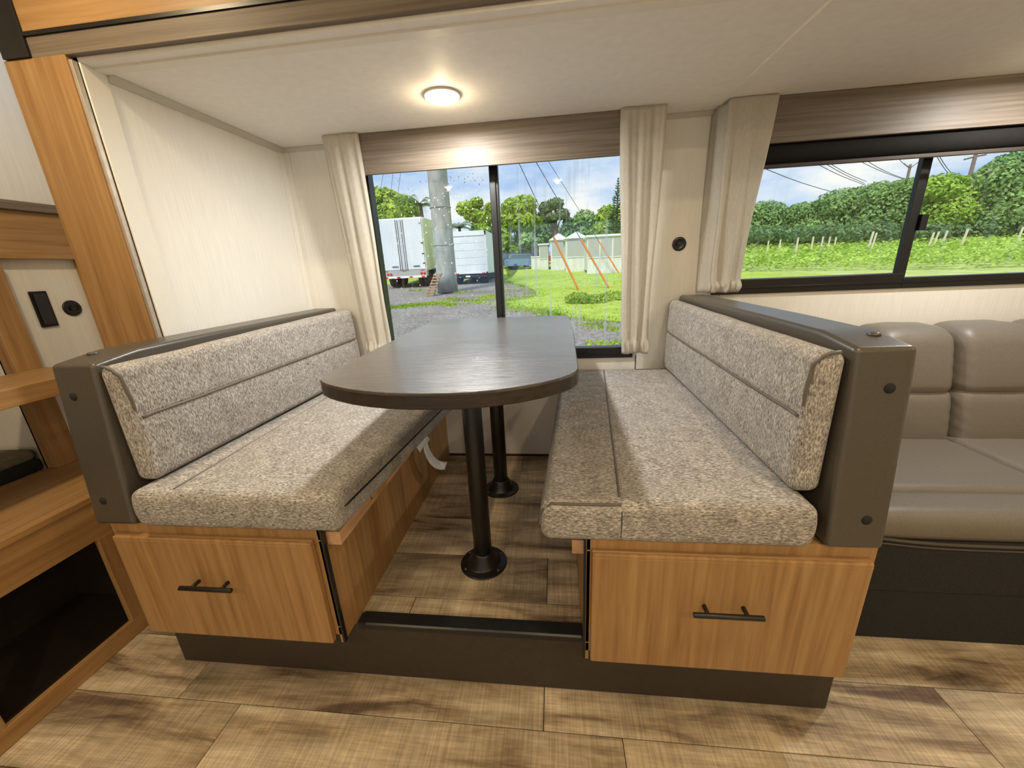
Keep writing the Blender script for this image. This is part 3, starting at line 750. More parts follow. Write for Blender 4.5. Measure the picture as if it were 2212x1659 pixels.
for yy in (1.212, 1.735):
    lg = build(MB().lathe([(.034, ZS + .02), (.034, ZT - .045)], (-.288, yy, 0), 32), 'leg', 'black_metal', tb, smooth=True, wn_=True)
    build(MB().lathe([(.09, ZS), (.09, ZS + .003), (.087, ZS + .0055), (.066, ZS + .007), (.061, ZS + .012), (.047, ZS + .038), (.0425, ZS + .055), (.0375, ZS + .058), (.035, ZS + .060)], (-.288, yy, 0), 40), 'floor_flange', 'black_metal', lg, smooth=True, wn_=True)
    build(MB().lathe([(.035, ZT - .075), (.045, ZT - .060), (.085, ZT - .045), (.09, ZT - .0392)], (-.288, yy, 0), 40), 'top_flange', 'black_metal', lg, smooth=True, wn_=True)
    for a in (35, 145, 215, 325):
        c = (-.288 + .077 * math.cos(math.radians(a)), yy + .077 * math.sin(math.radians(a)), ZS + .006)
        build(MB().lathe([(.006, 0), (.0055, .002), (.002, .0032), (.0015, .0015)], c, 10), 'screw', 'screw_steel', lg, smooth=True)

# ================================================================== SOFA
sfa = thing('sofa', (1.9, 1.6, 0), 'brown-grey vinyl sofa under the right window', 'sofa')
SX0, SX1 = .80, 3.2
def soft(p, c, s):
    return p
def pad(x0, x1, y0, y1, z0, z1, r, name, par, tilt=0.0, puff=.012, mt='sofa_vinyl', wr=.0, n=(12, 8, 10)):
    def fn(p):
        u = (p.x - x0) / (x1 - x0); vv = (p.y - y0) / (y1 - y0); k = (p.z - z0) / (z1 - z0)
        ed = (max(0, u * (1 - u)) * max(0, k * (1 - k)) * 16) ** .5
        q = p.copy(); q.y += tilt * k - puff * ed * (1 - vv)
        ed2 = (max(0, u * (1 - u)) * max(0, vv * (1 - vv)) * 16) ** .5
        q.z += puff * ed2 * k
        if wr:
            e_ = min(u, 1 - u) * (x1 - x0)
            q.y -= wr * math.sin(k * 34 + 3 * math.sin(u * 9)) * math.exp(-e_ / .035)
            q.z += wr * .8 * math.sin((q.x * .8 - q.y) * 55) * math.exp(-max(0, .12 - abs(vv - .1)) / .2) * (k > .6) * .6
        return q
    return build(MB().rbox((x0, y0, z0), (x1, y1, z1), r, 4, n, fn), name, mt, par, smooth=True, wn_=True)
segs = [.80, 1.11, 1.44, 1.765, 2.09, 2.42, 2.75, 3.2]
for i in range(len(segs) - 1):
    a, b = segs[i] + .003, segs[i + 1] - .003
    pad(a, b, 1.80, 2.018, .685, .975, .060, 'headrest_section', sfa, tilt=.07, puff=.022, wr=.0022)
    pad(a, b, 1.76, 2.02, .455, .725, .055, 'lumbar_section', sfa, tilt=.05, puff=.020, wr=.0028)
seat_segs = [.80, 1.755, 2.115, 3.2]
for i in range(3):
    a, b = seat_segs[i] + .002, seat_segs[i + 1] - .002
    pad(a, b, 1.352, 1.86, .36, .503, .030, 'seat_section', sfa, puff=.012, wr=.002, n=(24, 16, 3))
pad(SX0, SX1, 1.180, 1.356, .395, .508, .052, 'front_roll', sfa, puff=.004, wr=.0012, n=(60, 4, 4))
build(MB().rbox((SX0, 1.176, .205), (SX1, 1.9, .412), .012, 2), 'front_skirt', 'sofa_base_fabric', sfa, smooth=True, wn_=True)
def sag(x): return .405 + .030 * math.exp(-((x - .9) / .22) ** 2)
build(MB().tube([(SX0 + i * .06, 1.176, sag(SX0 + i * .06)) for i in range(41)], .006, 8), 'piping', 'vinyl', sfa, smooth=True)
build(MB().tube([(SX0 + i * .06, 1.175, sag(SX0 + i * .06) - .016) for i in range(41)], .0035, 8), 'piping', 'vinyl', sfa, smooth=True)
build(MB().rbox((SX0, 1.180, 0), (SX1, 2.0, .215), .004), 'base', 'sofa_base_fabric', sfa)

# ================================================================== BUNK AT THE LEFT
bk = thing('bunk_bed', (-1.95, .5, 0), 'built-in honey wood bunk with step platform, shelf and post', 'bunk bed')
FX = -1.66
YB = -.6
def kid(name, mt, *b, r=.003): return build(MB().rbox((b[0], b[2], b[4]), (b[1], b[3], b[5]), r), name, mt, bk)
kid('platform', 'honey_wood_y', -2.124, FX, YB, 1.312, .588, .612)
kid('riser', 'honey_wood_y', FX - .022, FX - .004, YB, 1.19, .448, .590)
kid('bottom_rail', 'honey_wood_y', FX - .022, FX - .002, YB, 1.19, 0, .068)
kid('end_stile', 'honey_wood_z', FX - .022, FX - .003, 1.005, 1.19, .06, .45)
kid('stile', 'honey_wood_z', FX - .022, FX - .003, .56, .642, .06, .45)
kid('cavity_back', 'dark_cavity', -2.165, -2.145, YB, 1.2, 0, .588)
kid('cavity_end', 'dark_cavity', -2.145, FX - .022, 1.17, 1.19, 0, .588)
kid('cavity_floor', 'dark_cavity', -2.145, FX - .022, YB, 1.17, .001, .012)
kid('post', 'honey_wood_z', -2.122, -2.066, 1.225, 1.305, .612, 1.455)
kid('shelf', 'honey_wood_y', -2.064, -1.76, YB, 1.312, .966, 1.026)
kid('shelf_edge', 'honey_wood_y', -1.762, -1.754, YB, 1.312, .966, 1.027, r=.002)
kid('upper_rail', 'honey_wood_y', -2.124, -2.085, YB, 1.60, 1.447, 1.628)
kid('rail_cap', 'brown_wood_y', -2.13, -2.066, YB, 1.605, 1.628, 1.662)
kid('wall_stile', 'honey_wood_z', -2.125, -2.098, 1.580, 1.605, .60, 1.447)
kid('trim_strip', 'brown_wood_z', -2.6, -2.13, 1.238, 1.25, 1.085, 1.10)
mt_ = thing('mattress', (-2.5, .5, .612), 'grey bunk mattress with black side on the lower bunk', 'mattress')
build(MB().rbox((-3.1, YB, .602), (-2.150, 1.235, .655), .01, 2), 'side_band', 'mattress_side', mt_)
build(MB().rbox((-3.1, YB, .650), (-2.152, 1.238, .700), .03, 3, (8, 12, 1), lambda p: Vector((p.x, p.y, p.z + .008 * N3(p, 3)))), 'top_cover', 'mattress_grey', mt_, smooth=True)
sw = thing('switch_panel', (-2.125, 1.41, 1.18), 'black rectangular switch panel beside the bunk post', 'switch')
build(MB().rbox((-2.125, 1.385, 1.176), (-2.117, 1.442, 1.322), .002), 'plate', 'black_gloss', sw)
build(MB().rbox((-2.118, 1.393, 1.186), (-2.111, 1.434, 1.312), .003), 'face', 'under_dark', sw)
round_outlet((-2.125, 1.513, 1.243), 'x', .034, 'round black outlet beside the switch panel at the bunk')
build(MB().rbox((-2.125, 1.335, .665), (-2.10, 1.36, .685), .004), 'wall_clip', 'bracket_white', bk)

# ================================================================== OUTDOORS
def gz(y): return -.70 + .045 * (y - 2)
def gpt(px, py):
    r = rx * (px - 1106) + dn * (py - 829.5) + fw * FPX
    t = 2.12 / (.045 * r.y - r.z); return CAM + r * t
gm = MB().grid(lambda u, vv: Vector((-90 + 220 * u, -60 + 210 * vv, gz(-60 + 210 * vv))), 20, 20)
gr = build(gm, 'ground', 'gravel'); struct(gr, 'grey gravel yard outside the windows')

def lawn_patch(name, poly, label, mt='lawn', h=.02):
    mb = MB(); n = len(poly)
    top = [(x, y, gz(y) + h) for x, y in poly]; bot = [(x, y, gz(y) - .05) for x, y in poly]
    mb.add(top + bot, [tuple(range(n))] + [(i, i + n, (i + 1) % n + n, (i + 1) % n) for i in range(n)])
    return struct(build(mb, name, mt), label)
def wob(poly, sub=6, amp=.25, seed=1):
    rr = random.Random(seed); out = []
    for i in range(len(poly)):
        a, b = poly[i], poly[(i + 1) % len(poly)]
        for k in range(sub):
            t = k / sub; out.append((lerp(a[0], b[0], t) + rr.uniform(-amp, amp), lerp(a[1], b[1], t) + rr.uniform(-amp, amp)))
    return out
EDGE = ((1092, 606), (1110, 612), (1150, 622), (1165, 640), (1095, 652), (1098, 664), (1180, 668), (1195, 676), (1230, 685), (1360, 697))
big = [gpt(*p).xy for p in EDGE]
lawn_patch('ground_lawn', wob([tuple(p) for p in big] + [(12, 11), (14, 22.5), (11, 27), (12, 60), (-1, 60), (-6, 50)], 5, .15, 2), 'bright green lawn beyond the gravel')
lawn_patch('ground_field', [(9, 16), (60, 12), (75, 75), (9, 75)], 'pale field ground under the crop', 'field_soil', .012)
lawn_patch('ground_verge', wob([(-30, 26.5), (-3.4, 29), (-4.5, 60), (-40, 60)], 4, .3, 5), 'grass behind the parked trucks')
def tufts(bm, pts, n, sp, h, seed):
    rr = random.Random(seed)
    for (x, y) in pts:
        for i in range(n):
            a = x + rr.gauss(0, sp[0]); b = y + rr.gauss(0, sp[1]); z = gz(b); hh = h * rr.uniform(.4, 1.2); an = rr.uniform(0, 6.3); w_ = .03 * rr.uniform(.5, 1.5)
            dx, dy = math.cos(an) * w_, math.sin(an) * w_; lx, ly = rr.gauss(0, .4) * hh, rr.gauss(0, .4) * hh
            bm.add([(a - dx, b - dy, z), (a + dx, b + dy, z), (a + lx, b + ly, z + hh)], [(0, 1, 2)])
tf = MB(); tufts(tf, [tuple(gpt(*p).xy) for p in ((870, 663), (890, 660), (910, 658), (930, 657), (850, 664), (945, 655))], 260, (.35, .28), .07, 1)
tufts(tf, [tuple(gpt(*p).xy) for p in ((975, 646), (985, 650), (1020, 650), (1045, 643), (1060, 640), (1030, 655), (1052, 647), (970, 660))], 110, (.25, .2), .07, 2)
tufts(tf, [tuple(gpt(*p).xy) for p in ((1110, 668), (1130, 672), (1290, 742), (1330, 740), (1300, 708), (1330, 712), (1270, 700))], 110, (.22, .15), .05, 3)
tufts(tf, [tuple(gpt(*p).xy) for p in ((955, 632), (990, 632), (905, 628))], 90, (.4, .15), .12, 4)
rg = random.Random(9); lp = []
for _ in range(420):
    x = rg.uniform(-3, 8); y = rg.uniform(11.5, 30)
    if x > -2.6 + max(0, 17 - y) * .55 and x < .55 * y: lp.append((x, y))
tufts(tf, lp, 16, (.5, .5), .06, 8)
tufts(tf, [tuple(gpt(lerp(a[0], b[0], k / 6), lerp(a[1], b[1], k / 6)).xy) for a, b in zip(EDGE, EDGE[1:]) for k in range(6)], 60, (.3, .3), .06, 6)
o = build(tf, 'grass_tufts', 'grass_blade'); o['kind'] = 'stuff'; tag(o, 'short green grass tufts growing through the gravel', 'grass')

def leaves(mb, cs, n, size, seed, flat=.0):
    """leaf cards scattered through a crown made of ellipsoids (centre, radii)"""
    rr = random.Random(seed); vol = [c[1][0] * c[1][1] * c[1][2] for c in cs]; tot = sum(v ** .7 for v in vol)
    for c, vv in zip(cs, vol):
        for i in range(int(n * vv ** .7 / tot)):
            d = Vector((rr.gauss(0, 1), rr.gauss(0, 1), rr.gauss(0, 1))).normalized(); rad = rr.random() ** .30
            p = Vector((c[0][0] + d.x * c[1][0] * rad, c[0][1] + d.y * c[1][1] * rad, c[0][2] + d.z * c[1][2] * rad))
            s = size * rr.uniform(.6, 1.4)
            nn = (d + Vector((rr.gauss(0, .6), rr.gauss(0, .6), rr.gauss(0, .6) + .4))).normalized(); u = nn.orthogonal().normalized()
            q = nn.cross(u); a = rr.uniform(0, 6.3); u, q = u * math.cos(a) + q * math.sin(a), q * math.cos(a) - u * math.sin(a)
            mb.add([p - u * s, p - q * s * .55, p + u * s, p + q * s * .55], [(0, 1, 2, 3)])
def tree(name, base, cs, label, mt, n, size, seed, trunk=.18, group=None, branch=True):
    base = Vector(base); t = thing(name, base, label, 'tree', group)
    mb = MB(); leaves(mb, cs, n, size, seed); build(mb, 'crown', mt, t)
    tk = MB(); topc = max(cs, key=lambda c: c[1][0] * c[1][2])[0]
    hi = max(c[0][2] for c in cs)
    tk.tube([base - Vector((0, 0, .2)), lerp(base, Vector((topc[0], topc[1], hi)), .5) + Vector((.1, 0, 0)), Vector((topc[0], topc[1], hi))], [trunk, trunk * .75, trunk * .35], 8)
    if branch:
        for c in cs:
            s_ = lerp(base, Vector((topc[0], topc[1], hi)), .45); tk.tube([s_, lerp(s_, Vector(c[0]), .6) + Vector((0, 0, .1)), Vector(c[0])], [trunk * .4, trunk * .28, trunk * .12], 6)
    build(tk, 'trunk', 'bark', t, smooth=True)
    return t
def blob(px, py, Y, rpx, rpy, ry=None):
    c = at(px, py, Y); s = Y / FPX * 1.06; return (c, (rpx * s, (ry or max(rpx, rpy) * s), rpy * s))
def base_at(px, Y): c = at(px, 560, Y); return (c.x, Y, gz(Y))

TG = 'trees beyond the yard'
tree('broadleaf_tree', base_at(830, 38), [blob(825, 440, 38, 42, 28), blob(862, 448, 38.5, 36, 24), blob(798, 425, 38, 26, 20), blob(885, 462, 38, 22, 18), blob(845, 470, 37, 50, 25)],
     'rounded bright green tree rising behind the white semi-trailer', 'leaf_bright', 5200, .26, 1, group=TG)
def palm(px, py, Y, label, seed, n=15, ln=2.6):
    rr = random.Random(seed); c = at(px, py, Y); b = Vector((c.x, Y, gz(Y))); t = thing('palm_tree', b, label, 'tree', TG)
    tk = MB().tube([b, lerp(b, c, .5) + Vector((.1, 0, 0)), c], [.2, .17, .15], 8); build(tk, 'trunk', 'bark', t, smooth=True)
    f_ = MB()
    for i in range(n):
        a = 2 * PI * i / n + rr.uniform(-.2, .2); el = rr.uniform(-.1, 1.1); d = Vector((math.cos(a), math.sin(a), 0)); prev = None
        for k in range(9):
            s = k / 8; p = c + d * (ln * s * math.cos(el * .7)) + Vector((0, 0, ln * (s * math.sin(el) - .75 * s * s)))
            if prev is not None:
                sdv = d.cross(Vector((0, 0, 1)))
                for sg in (-1, 1):
                    for q in range(3):
                        m_ = lerp(prev, p, q / 3); l_ = .55 * (1 - .6 * s); f_.add([m_, m_ + d * .1, m_ + d * .22 + sdv * sg * l_ - Vector((0, 0, .22 * l_ + .1))], [(0, 1, 2)])
            prev = p
    build(f_, 'fronds', 'leaf_dark', t); return t
palm(908, 440, 36, 'dark palm beside the left of the concrete pole', 4)
palm(992, 490, 44, 'small dark palm above the white box truck roof', 6, 13, 2.4)
tree('pine_tree', base_at(1030, 46), [blob(1005, 450, 46, 17, 12), blob(1030, 438, 46, 12, 9), blob(1022, 465, 46, 20, 11), blob(1045, 470, 46, 18, 14), blob(1040, 500, 46, 22, 18), blob(1058, 450, 46, 9, 9)],
     'airy pine tree above the box truck, left of the window divider', 'leaf_bright', 3200, .30, 8, .2, TG)
tree('broadleaf_tree', base_at(1112, 48), [blob(1120, 452, 48, 34, 22), blob(1100, 475, 48, 24, 20), blob(1135, 440, 48, 22, 15), blob(1090, 520, 47, 14, 28), blob(1125, 480, 48, 40, 18), blob(1105, 545, 47, 16, 18)],
     'leaning olive-green tree right of the window divider', 'leaf_bright', 4800, .30, 9, .2, TG)
tree('pine_tree', base_at(1196, 50), [blob(1180, 448, 50, 14, 10), blob(1200, 440, 50, 16, 9), blob(1215, 462, 50, 14, 9), blob(1190, 470, 50, 18, 8), blob(1228, 480, 50, 10, 8), blob(1172, 466, 50, 10, 8)],
     'tall thin-crowned pine standing behind the white sheds', 'leaf_dark', 2100, .28, 10, .35, TG)
tree('broadleaf_tree', base_at(1160, 60), [blob(1150, 490, 60, 30, 22), blob(1180, 500, 60, 26, 20), blob(1145, 520, 60, 35, 22)], 'grey-green round tree between the leaning tree and the tall pine', 'leaf_mid', 3600, .36, 12, .2, TG)
tree('broadleaf_tree', base_at(1262, 58), [blob(1262, 478, 58, 22, 20), blob(1240, 495, 58, 26, 16), blob(1285, 490, 58, 16, 18), blob(1255, 510, 58, 40, 16)], 'dark bushy tree behind the white shed roofs', 'leaf_mid', 3600, .36, 13, .2, TG)
tree('broadleaf_tree', base_at(1315, 52), [blob(1312, 470, 52, 20, 22), blob(1340, 480, 52, 22, 26), blob(1305, 495, 52, 26, 14)], 'olive bushy tree below the tall conifer', 'leaf_bright', 2600, .32, 14, .2, TG)
# layered conifer at the right edge of the window
cb = base_at(1330, 46); ct = at(1332, 385, 46); t = thing('conifer_tree', cb, 'tall pointed conifer at the right edge of the dinette window', 'tree', TG)
cf = MB(); rr = random.Random(5)
for k in range(24):
    s = k / 23; z = lerp(ct.z, ct.z - 5.6, s); R_ = .12 + 1.5 * s
    for i in range(12):
        a = rr.uniform(0, 6.3); d = Vector((math.cos(a), math.sin(a), 0)); b_ = Vector((cb[0], cb[1], z)); tip = b_ + d * R_ * rr.uniform(.8, 1.15) + Vector((0, 0, .25 * R_)); sdv = d.cross(Vector((0, 0, 1))) * (.06 + .12 * s)
        cf.add([b_, lerp(b_, tip, .6) + sdv + Vector((0, 0, -.1)), tip, lerp(b_, tip, .6) - sdv + Vector((0, 0, -.1))], [(0, 1, 2, 3)])
build(cf, 'foliage', 'leaf_dark', t); build(MB().tube([cb, (cb[0], cb[1], ct.z)], [.25, .04], 8), 'trunk', 'bark', t, smooth=True)
# low hedge at the left edge of the yard, behind the trailer is covered by trees

# concrete pole
pb = gpt(968, 632); ps = .50
pl_ = thing('utility_pole', (pb.x, pb.y, gz(pb.y)), 'thick grey concrete pole standing between the two trucks', 'pole')
tp = at(949, 366, pb.y)
build(MB().lathe([(.54, -.2), (.53, 1.0), (.50, 5.0), (.47, 9.5), (.44, 15)], (pb.x, pb.y, gz(pb.y)), 28), 'shaft', 'concrete_pole', pl_, smooth=True, wn_=True)
for zz in (2.4, 4.2, 6.0): build(MB().lathe([(.545, zz), (.545, zz + .03)], (pb.x, pb.y, gz(pb.y)), 28), 'joint_band', 'concrete_pole', pl_)

# semi-trailer
YT = 24.6
p0 = at(811, 474, YT); p1 = at(910, 470, YT); pbm = at(915, 585, YT)
tx0, tx1, tz1, tz0 = p0.x, p1.x, p0.z, pbm.z
tr = thing('semi_trailer', ((tx0 + tx1) / 2, YT + 4, gz(YT)), 'white semi-trailer with two rear doors parked left of the concrete pole', 'trailer')
dx = -.08        # the trailer is turned a little, showing its right side
def trf(p): return Vector((p.x + (p.y - YT) * dx * 1.0, p.y, p.z + (p.y - YT) * .045))
build(MB().rbox((tx0, YT + .06, tz0), (tx1 - .02, YT + 11, tz1), .02, 1, (1, 1, 1), trf), 'box', 'trailer_white', tr)
build(MB().rbox((tx1 - .03, YT + .07, tz0 + .06), (tx1 + .01, YT + 10.95, tz1 - .05), .004, 1, (1, 1, 1), trf), 'side_skin', 'trailer_side', tr)
xm = (tx0 + tx1) / 2
for a, b in ((tx0 + .07, xm - .01), (xm + .01, tx1 - .07)):
    d = build(MB().rbox((a, YT, tz0 + .12), (b, YT + .06, tz1 - .07), .01), 'door', 'trailer_white', tr)
    for q in ((b - .10, b - .22) if a < xm - .5 else (a + .10, a + .22)):
        build(MB().tube([(q, YT - .03, tz0 + .05), (q, YT - .03, tz1 - .1)], .016, 6), 'lock_rod', 'under_dark', d)
    build(MB().rbox((lerp(a, b, .45), YT - .05, tz0 + .30), (lerp(a, b, .75), YT - .02, tz0 + .34), .004), 'latch_handle', 'under_dark', d)
    for zz in (.14, .32, .52, .88):
        e_ = a - .03 if a < xm - .5 else b - .13
        build(MB().rbox((e_, YT - .03, lerp(tz0, tz1, zz)), (e_ + .16, YT, lerp(tz0, tz1, zz) + .05), .004), 'hinge', 'under_dark', d)
build(MB().rbox((tx0, YT - .02, tz0 - .30), (tx1, YT + .3, tz0 + .08), .01), 'rear_sill', 'siding_grey', tr)
for x in (tx0 + .35, tx0 + .55, tx1 - .35, tx1 - .16): build(MB().lathe([(.08, 0), (.075, -.03), (.01, -.035)], (x, YT - .02, tz0 - .13), 14, 'y'), 'tail_light', 'tail_red', tr, smooth=True)
gb = gz(YT)
build(MB().rbox((tx0 + .1, YT - .05, gb + .62), (tx1 - .05, YT + .05, gb + .74), .01), 'bumper_bar', 'reflect_white', tr)
for i in range(4):
    a = lerp(tx0 + .12, tx1 - .35, i / 3); build(MB().rbox((a, YT - .056, gb + .63), (a + .22, YT - .05, gb + .73), .001), 'reflector', 'tail_red', tr)
for i in range(3):
    a = lerp(tx0 + .12, tx1 - .4, i / 2); build(MB().rbox((a, YT - .026, tz0 + .02), (a + .26, YT - .02, tz0 + .07), .001), 'reflector', 'tail_red', tr)
for x in (tx0 + .75, tx1 - .75): build(MB().rbox((x, YT, gb + .6), (x + .09, YT + .09, tz0), .004), 'bumper_post', 'reflect_white', tr)
for x in (tx0 + .12, tx0 + .45, tx1 - .78, tx1 - .45):
    for yy in (1.2, 2.5):
        build(MB().lathe([(.3, 0), (.47, .03), (.5, .08), (.5, .22), (.47, .27), (.3, .3)], (x + yy * dx, YT + yy, gz(YT + yy) + .5), 24, 'x'), 'wheel', 'rubber', tr, smooth=True, wn_=True)
build(MB().box(tx0 + .5, tx1 - .5, YT + .5, YT + 9, tz0 - .35, tz0, trf), 'chassis', 'under_dark', tr)

# box truck
YK = 25.5
a0 = at(976, 500, YK); a1 = at(1048, 497, YK); ab = at(1052, 590, YK)
kx0, kx1, kz1, kz0 = a0.x - .25, a1.x + .02, a1.z, ab.z
bt = thing('box_truck', ((kx0 + kx1) / 2, YK + 3, gz(YK)), 'white box truck seen from behind, right of the concrete pole', 'truck')
build(MB().rbox((kx0, YK + .04, kz0), (kx1, YK + 5, kz1), .03), 'box', 'trailer_white', bt)
fr = MB(); fr.rbox((kx0, YK - .02, kz1 - .28), (kx1, YK + .06, kz1), .01); fr.rbox((kx0, YK - .02, kz0), (kx0 + .12, YK + .06, kz1), .01); fr.rbox((kx1 - .12, YK - .02, kz0), (kx1, YK + .06, kz1), .01); fr.rbox((kx0, YK - .02, kz0), (kx1, YK + .06, kz0 + .10), .01)
build(fr, 'door_frame', 'roof_white', bt)
nP = 5
for i in range(nP):
    za, zb = lerp(kz0 + .1, kz1 - .28, i / nP), lerp(kz0 + .1, kz1 - .28, (i + 1) / nP)
    build(MB().rbox((kx0 + .12, YK + .02, za + .012), (kx1 - .12, YK + .05, zb - .012), .008), 'door_panel', 'trailer_white', bt)
build(MB().rbox((kx0 + .1, YK - .12, kz0 - .22), (kx1 - .05, YK + .1, kz0 - .08), .01), 'bumper', 'under_dark', bt)
for x in (kx0 + .3, kx1 - .38): build(MB().rbox((x, YK - .03, kz0 - .02), (x + .2, YK - .015, kz0 + .06), .004), 'tail_light', 'tail_red', bt)
build(MB().rbox((kx0 + .95, YK - .13, kz0 - .20), (kx0 + 1.25, YK - .118, kz0 - .10), .002), 'plate', 'reflect_white', bt)
gk = gz(YK)
for x in (kx0 + .15, kx1 - .5): build(MB().lathe([(.2, 0), (.4, .03), (.43, .08), (.43, .28), (.4, .33), (.2, .35)], (x, YK + .9, gk + .42), 22, 'x'), 'wheel', 'rubber', bt, smooth=True, wn_=True)
for x in (kx0 + .1, kx1 - .5): build(MB().rbox((x, YK + .3, gk + .1), (x + .42, YK + .32, kz0 - .1), .002), 'mud_flap', 'rubber', bt)
build(MB().box(kx0 + .2, kx1 - .2, YK + .4, YK + 6, kz0 - .3, kz0), 'chassis', 'under_dark', bt)
build(MB().rbox((kx0 + .15, YK + 5, gk + .6), (kx1 + .05, YK + 6.8, kz1 - .7), .08, 2), 'cab', 'car_white', bt)
build(MB().rbox((kx1 + .08, YK + 5.8, gk + 1.7), (kx1 + .24, YK + 5.95, gk + 2.1), .02), 'mirror', 'tail_red', bt)

# pallet leaning on the pole
pg = gpt(930, 640); pal = thing('wooden_pallet', (pg.x, pg.y, gz(pg.y)), 'grey wooden pallet leaning against the concrete pole', 'pallet')
g0 = gz(pg.y); q0 = at(919, 637, pg.y); q1 = at(932, 592, pg.y); ux = (q1.x - q0.x); hh = q1.z - g0
def palf(p): return Vector((q0.x + p.x + ux * p.z / hh, pg.y + p.y + .35 * p.z / hh, g0 + p.z))
for i in range(8):
    z = lerp(.02, hh - .09, i / 7); build(MB().box(0, .42, 0, .03, z, z + .085, palf), 'slat', 'pallet_wood', pal)
for x in (.02, .34): build(MB().box(x, x + .06, .03, .13, 0, hh, palf), 'stringer', 'pallet_wood', pal)
for i in range(3):
    z = lerp(.02, hh - .09, i / 2); build(MB().box(0, .42, .13, .15, z, z + .08, palf), 'slat', 'pallet_wood', pal)

# guy wires with orange sleeves
for i, (ax, up_, mid) in enumerate((((1250, 628), (1120, 350), (1195, 512)), ((1316, 623), (1158, 350), (1252, 518)), ((1337, 590), (1183, 346), (1288, 520)))):
    a = gpt(*ax); Yt = a.y - 1.0; b = at(up_[0], up_[1], Yt); m_ = at(mid[0], mid[1], a.y - .5)
    f_ = (m_.z - a.z) / (b.z - a.z); m_ = a + (b - a) * f_
    c = lerp(a, b, 1.6)
    g = thing('guy_wire', (a.x, a.y, a.z), ['steel guy wire with orange sleeve ending in the bush, leftmost of three', 'middle of the three guy wires with orange sleeves', 'rightmost guy wire with orange sleeve in front of the white trailer'][i], 'cable', 'guy wires with orange sleeves')
    build(MB().tube([a, c], .016, 6), 'cable', 'wire', g)
    build(MB().tube([a + (b - a) * .005, m_], .05 if i < 2 else .045, 8), 'sleeve', 'orange_sleeve', g)

# overhead wires through the left pane
for i, (x0_, x1_) in enumerate(((832, 818), (852, 842), (868, 858))):
    build_p = at(x0_, 352, 30); p2 = at(x1_, 432, 34)
    o = build(MB().tube([lerp(build_p, p2, -.5), p2], .014, 5), 'overhead_wire', 'wire'); tag(o, ['leftmost', 'middle', 'rightmost'][i] + ' of three thin wires above the rounded green tree', 'wire', 'thin wires above the left trees')

# white sheds / mobile homes and fence of trailers at the right
def shed(label, px0, px1, pyt, pyb, Y, depth, roof, panel='siding', n=4, gable=0):
    a = at(px0, pyb, Y); b = at(px1, pyt, Y); x0, x1 = a.x, b.x; z0, z1 = gz(Y), b.z
    t = thing('mobile_home', ((x0 + x1) / 2, Y + depth / 2, z0), label, 'shed', 'white sheds across the lawn')
    build(MB().rbox((x0, Y, z0 + .25), (x1, Y + depth, z1), .02), 'wall', panel, t)
    if gable:
        build(MB().prism([(x0 - .15, z1 - .05), (x1 + .15, z1 - .05), ((x0 + x1) / 2, z1 + gable)], Y - .15, Y + depth, 'y'), 'roof', roof, t)
    else:
        build(MB().rbox((x0 - .1, Y - .12, z1 - .04), (x1 + .1, Y + depth + .1, z1 + .10), .02), 'roof', roof, t)
    for i in range(n):
        u0, u1 = lerp(x0, x1, (i + .08) / n), lerp(x0, x1, (i + .92) / n)
        f_ = build(MB().rbox((u0, Y - .03, lerp(z0, z1, .45)), (u1, Y + .01, z1 - .12), .006), 'screen_panel', 'siding_grey', t)
        build(MB().rbox((u0, Y - .05, lerp(z0, z1, .43)), (u1, Y - .02, lerp(z0, z1, .45)), .004), 'rail', 'roof_white', f_)
    build(MB().rbox((x0, Y - .02, z0), (x1, Y + .02, z0 + .3), .004), 'skirting', 'siding', t)
    return t
shed('long white trailer with grey screen panels behind the right guy wire', 1268, 1352, 507, 588, 30, 6, 'roof_white', n=3)
shed('white gabled shed behind the middle guy wire', 1222, 1268, 512, 584, 33, 5, 'roof_white', n=1, gable=.45)
shed('white gabled shed behind the left guy wire', 1190, 1224, 516, 582, 36, 5, 'roof_white', n=1, gable=.5)
shed('small grey-white shed at the end of the row, left of the gabled sheds', 1165, 1184, 528, 578, 38, 4, 'siding', n=1)

def car(label, px, pyb, Y, Lc, H, mt, ang=0):
    c = at(px, pyb, Y); b = Vector((c.x, Y, gz(Y))); t = thing('parked_car', b, label, 'car', 'parked cars far across the yard')
    W_ = 1.75
    def R3(p): return Vector((b.x + p[0] * math.cos(ang) - p[1] * math.sin(ang), b.y + p[0] * math.sin(ang) + p[1] * math.cos(ang), b.z + p[2]))
    def ex(poly, w0, w1, name, m_):
        mb = MB().prism(poly, w0, w1, 'y'); mb.v = [tuple(R3(q)) for q in mb.v]; return build(mb, name, m_, t)
    h = Lc / 2
    ex([(-h, .35), (h, .35), (h, .75), (h * .95, .92), (h * .45, 1.0), (-h * .95, 1.0), (-h, .9)], -W_ / 2, W_ / 2, 'body', mt)
    ex([(h * .5, .98), (h * .22, H), (-h * .75, H), (-h * .92, .98)], -W_ / 2 + .12, W_ / 2 - .12, 'cabin', 'car_glass')
    ex([(h * .2, H - .02), (h * .18, H + .05), (-h * .72, H + .05), (-h * .76, H - .02)], -W_ / 2 + .1, W_ / 2 - .1, 'roof', mt)
    for sx in (-.62, .62):
        for sy in (-1, 1):
            mb = MB().lathe([(.2, -.1), (.33, -.09), (.34, .09), (.2, .1)], (sx * h, sy * (W_ / 2 - .1), .34), 16, 'y'); mb.v = [tuple(R3(q)) for q in mb.v]
            build(mb, 'wheel', 'rubber', t)
car('dark blue-grey car parked beyond the lawn', 1108, 573, 44, 4.6, 1.55, 'car_dark', .1)
car('light blue car in front of the dark car', 1135, 577, 41, 4.0, 1.4, 'car_blue', .3)
car('white car with its roof behind the dark car', 1120, 565, 52, 5.5, 1.9, 'car_white', 0)
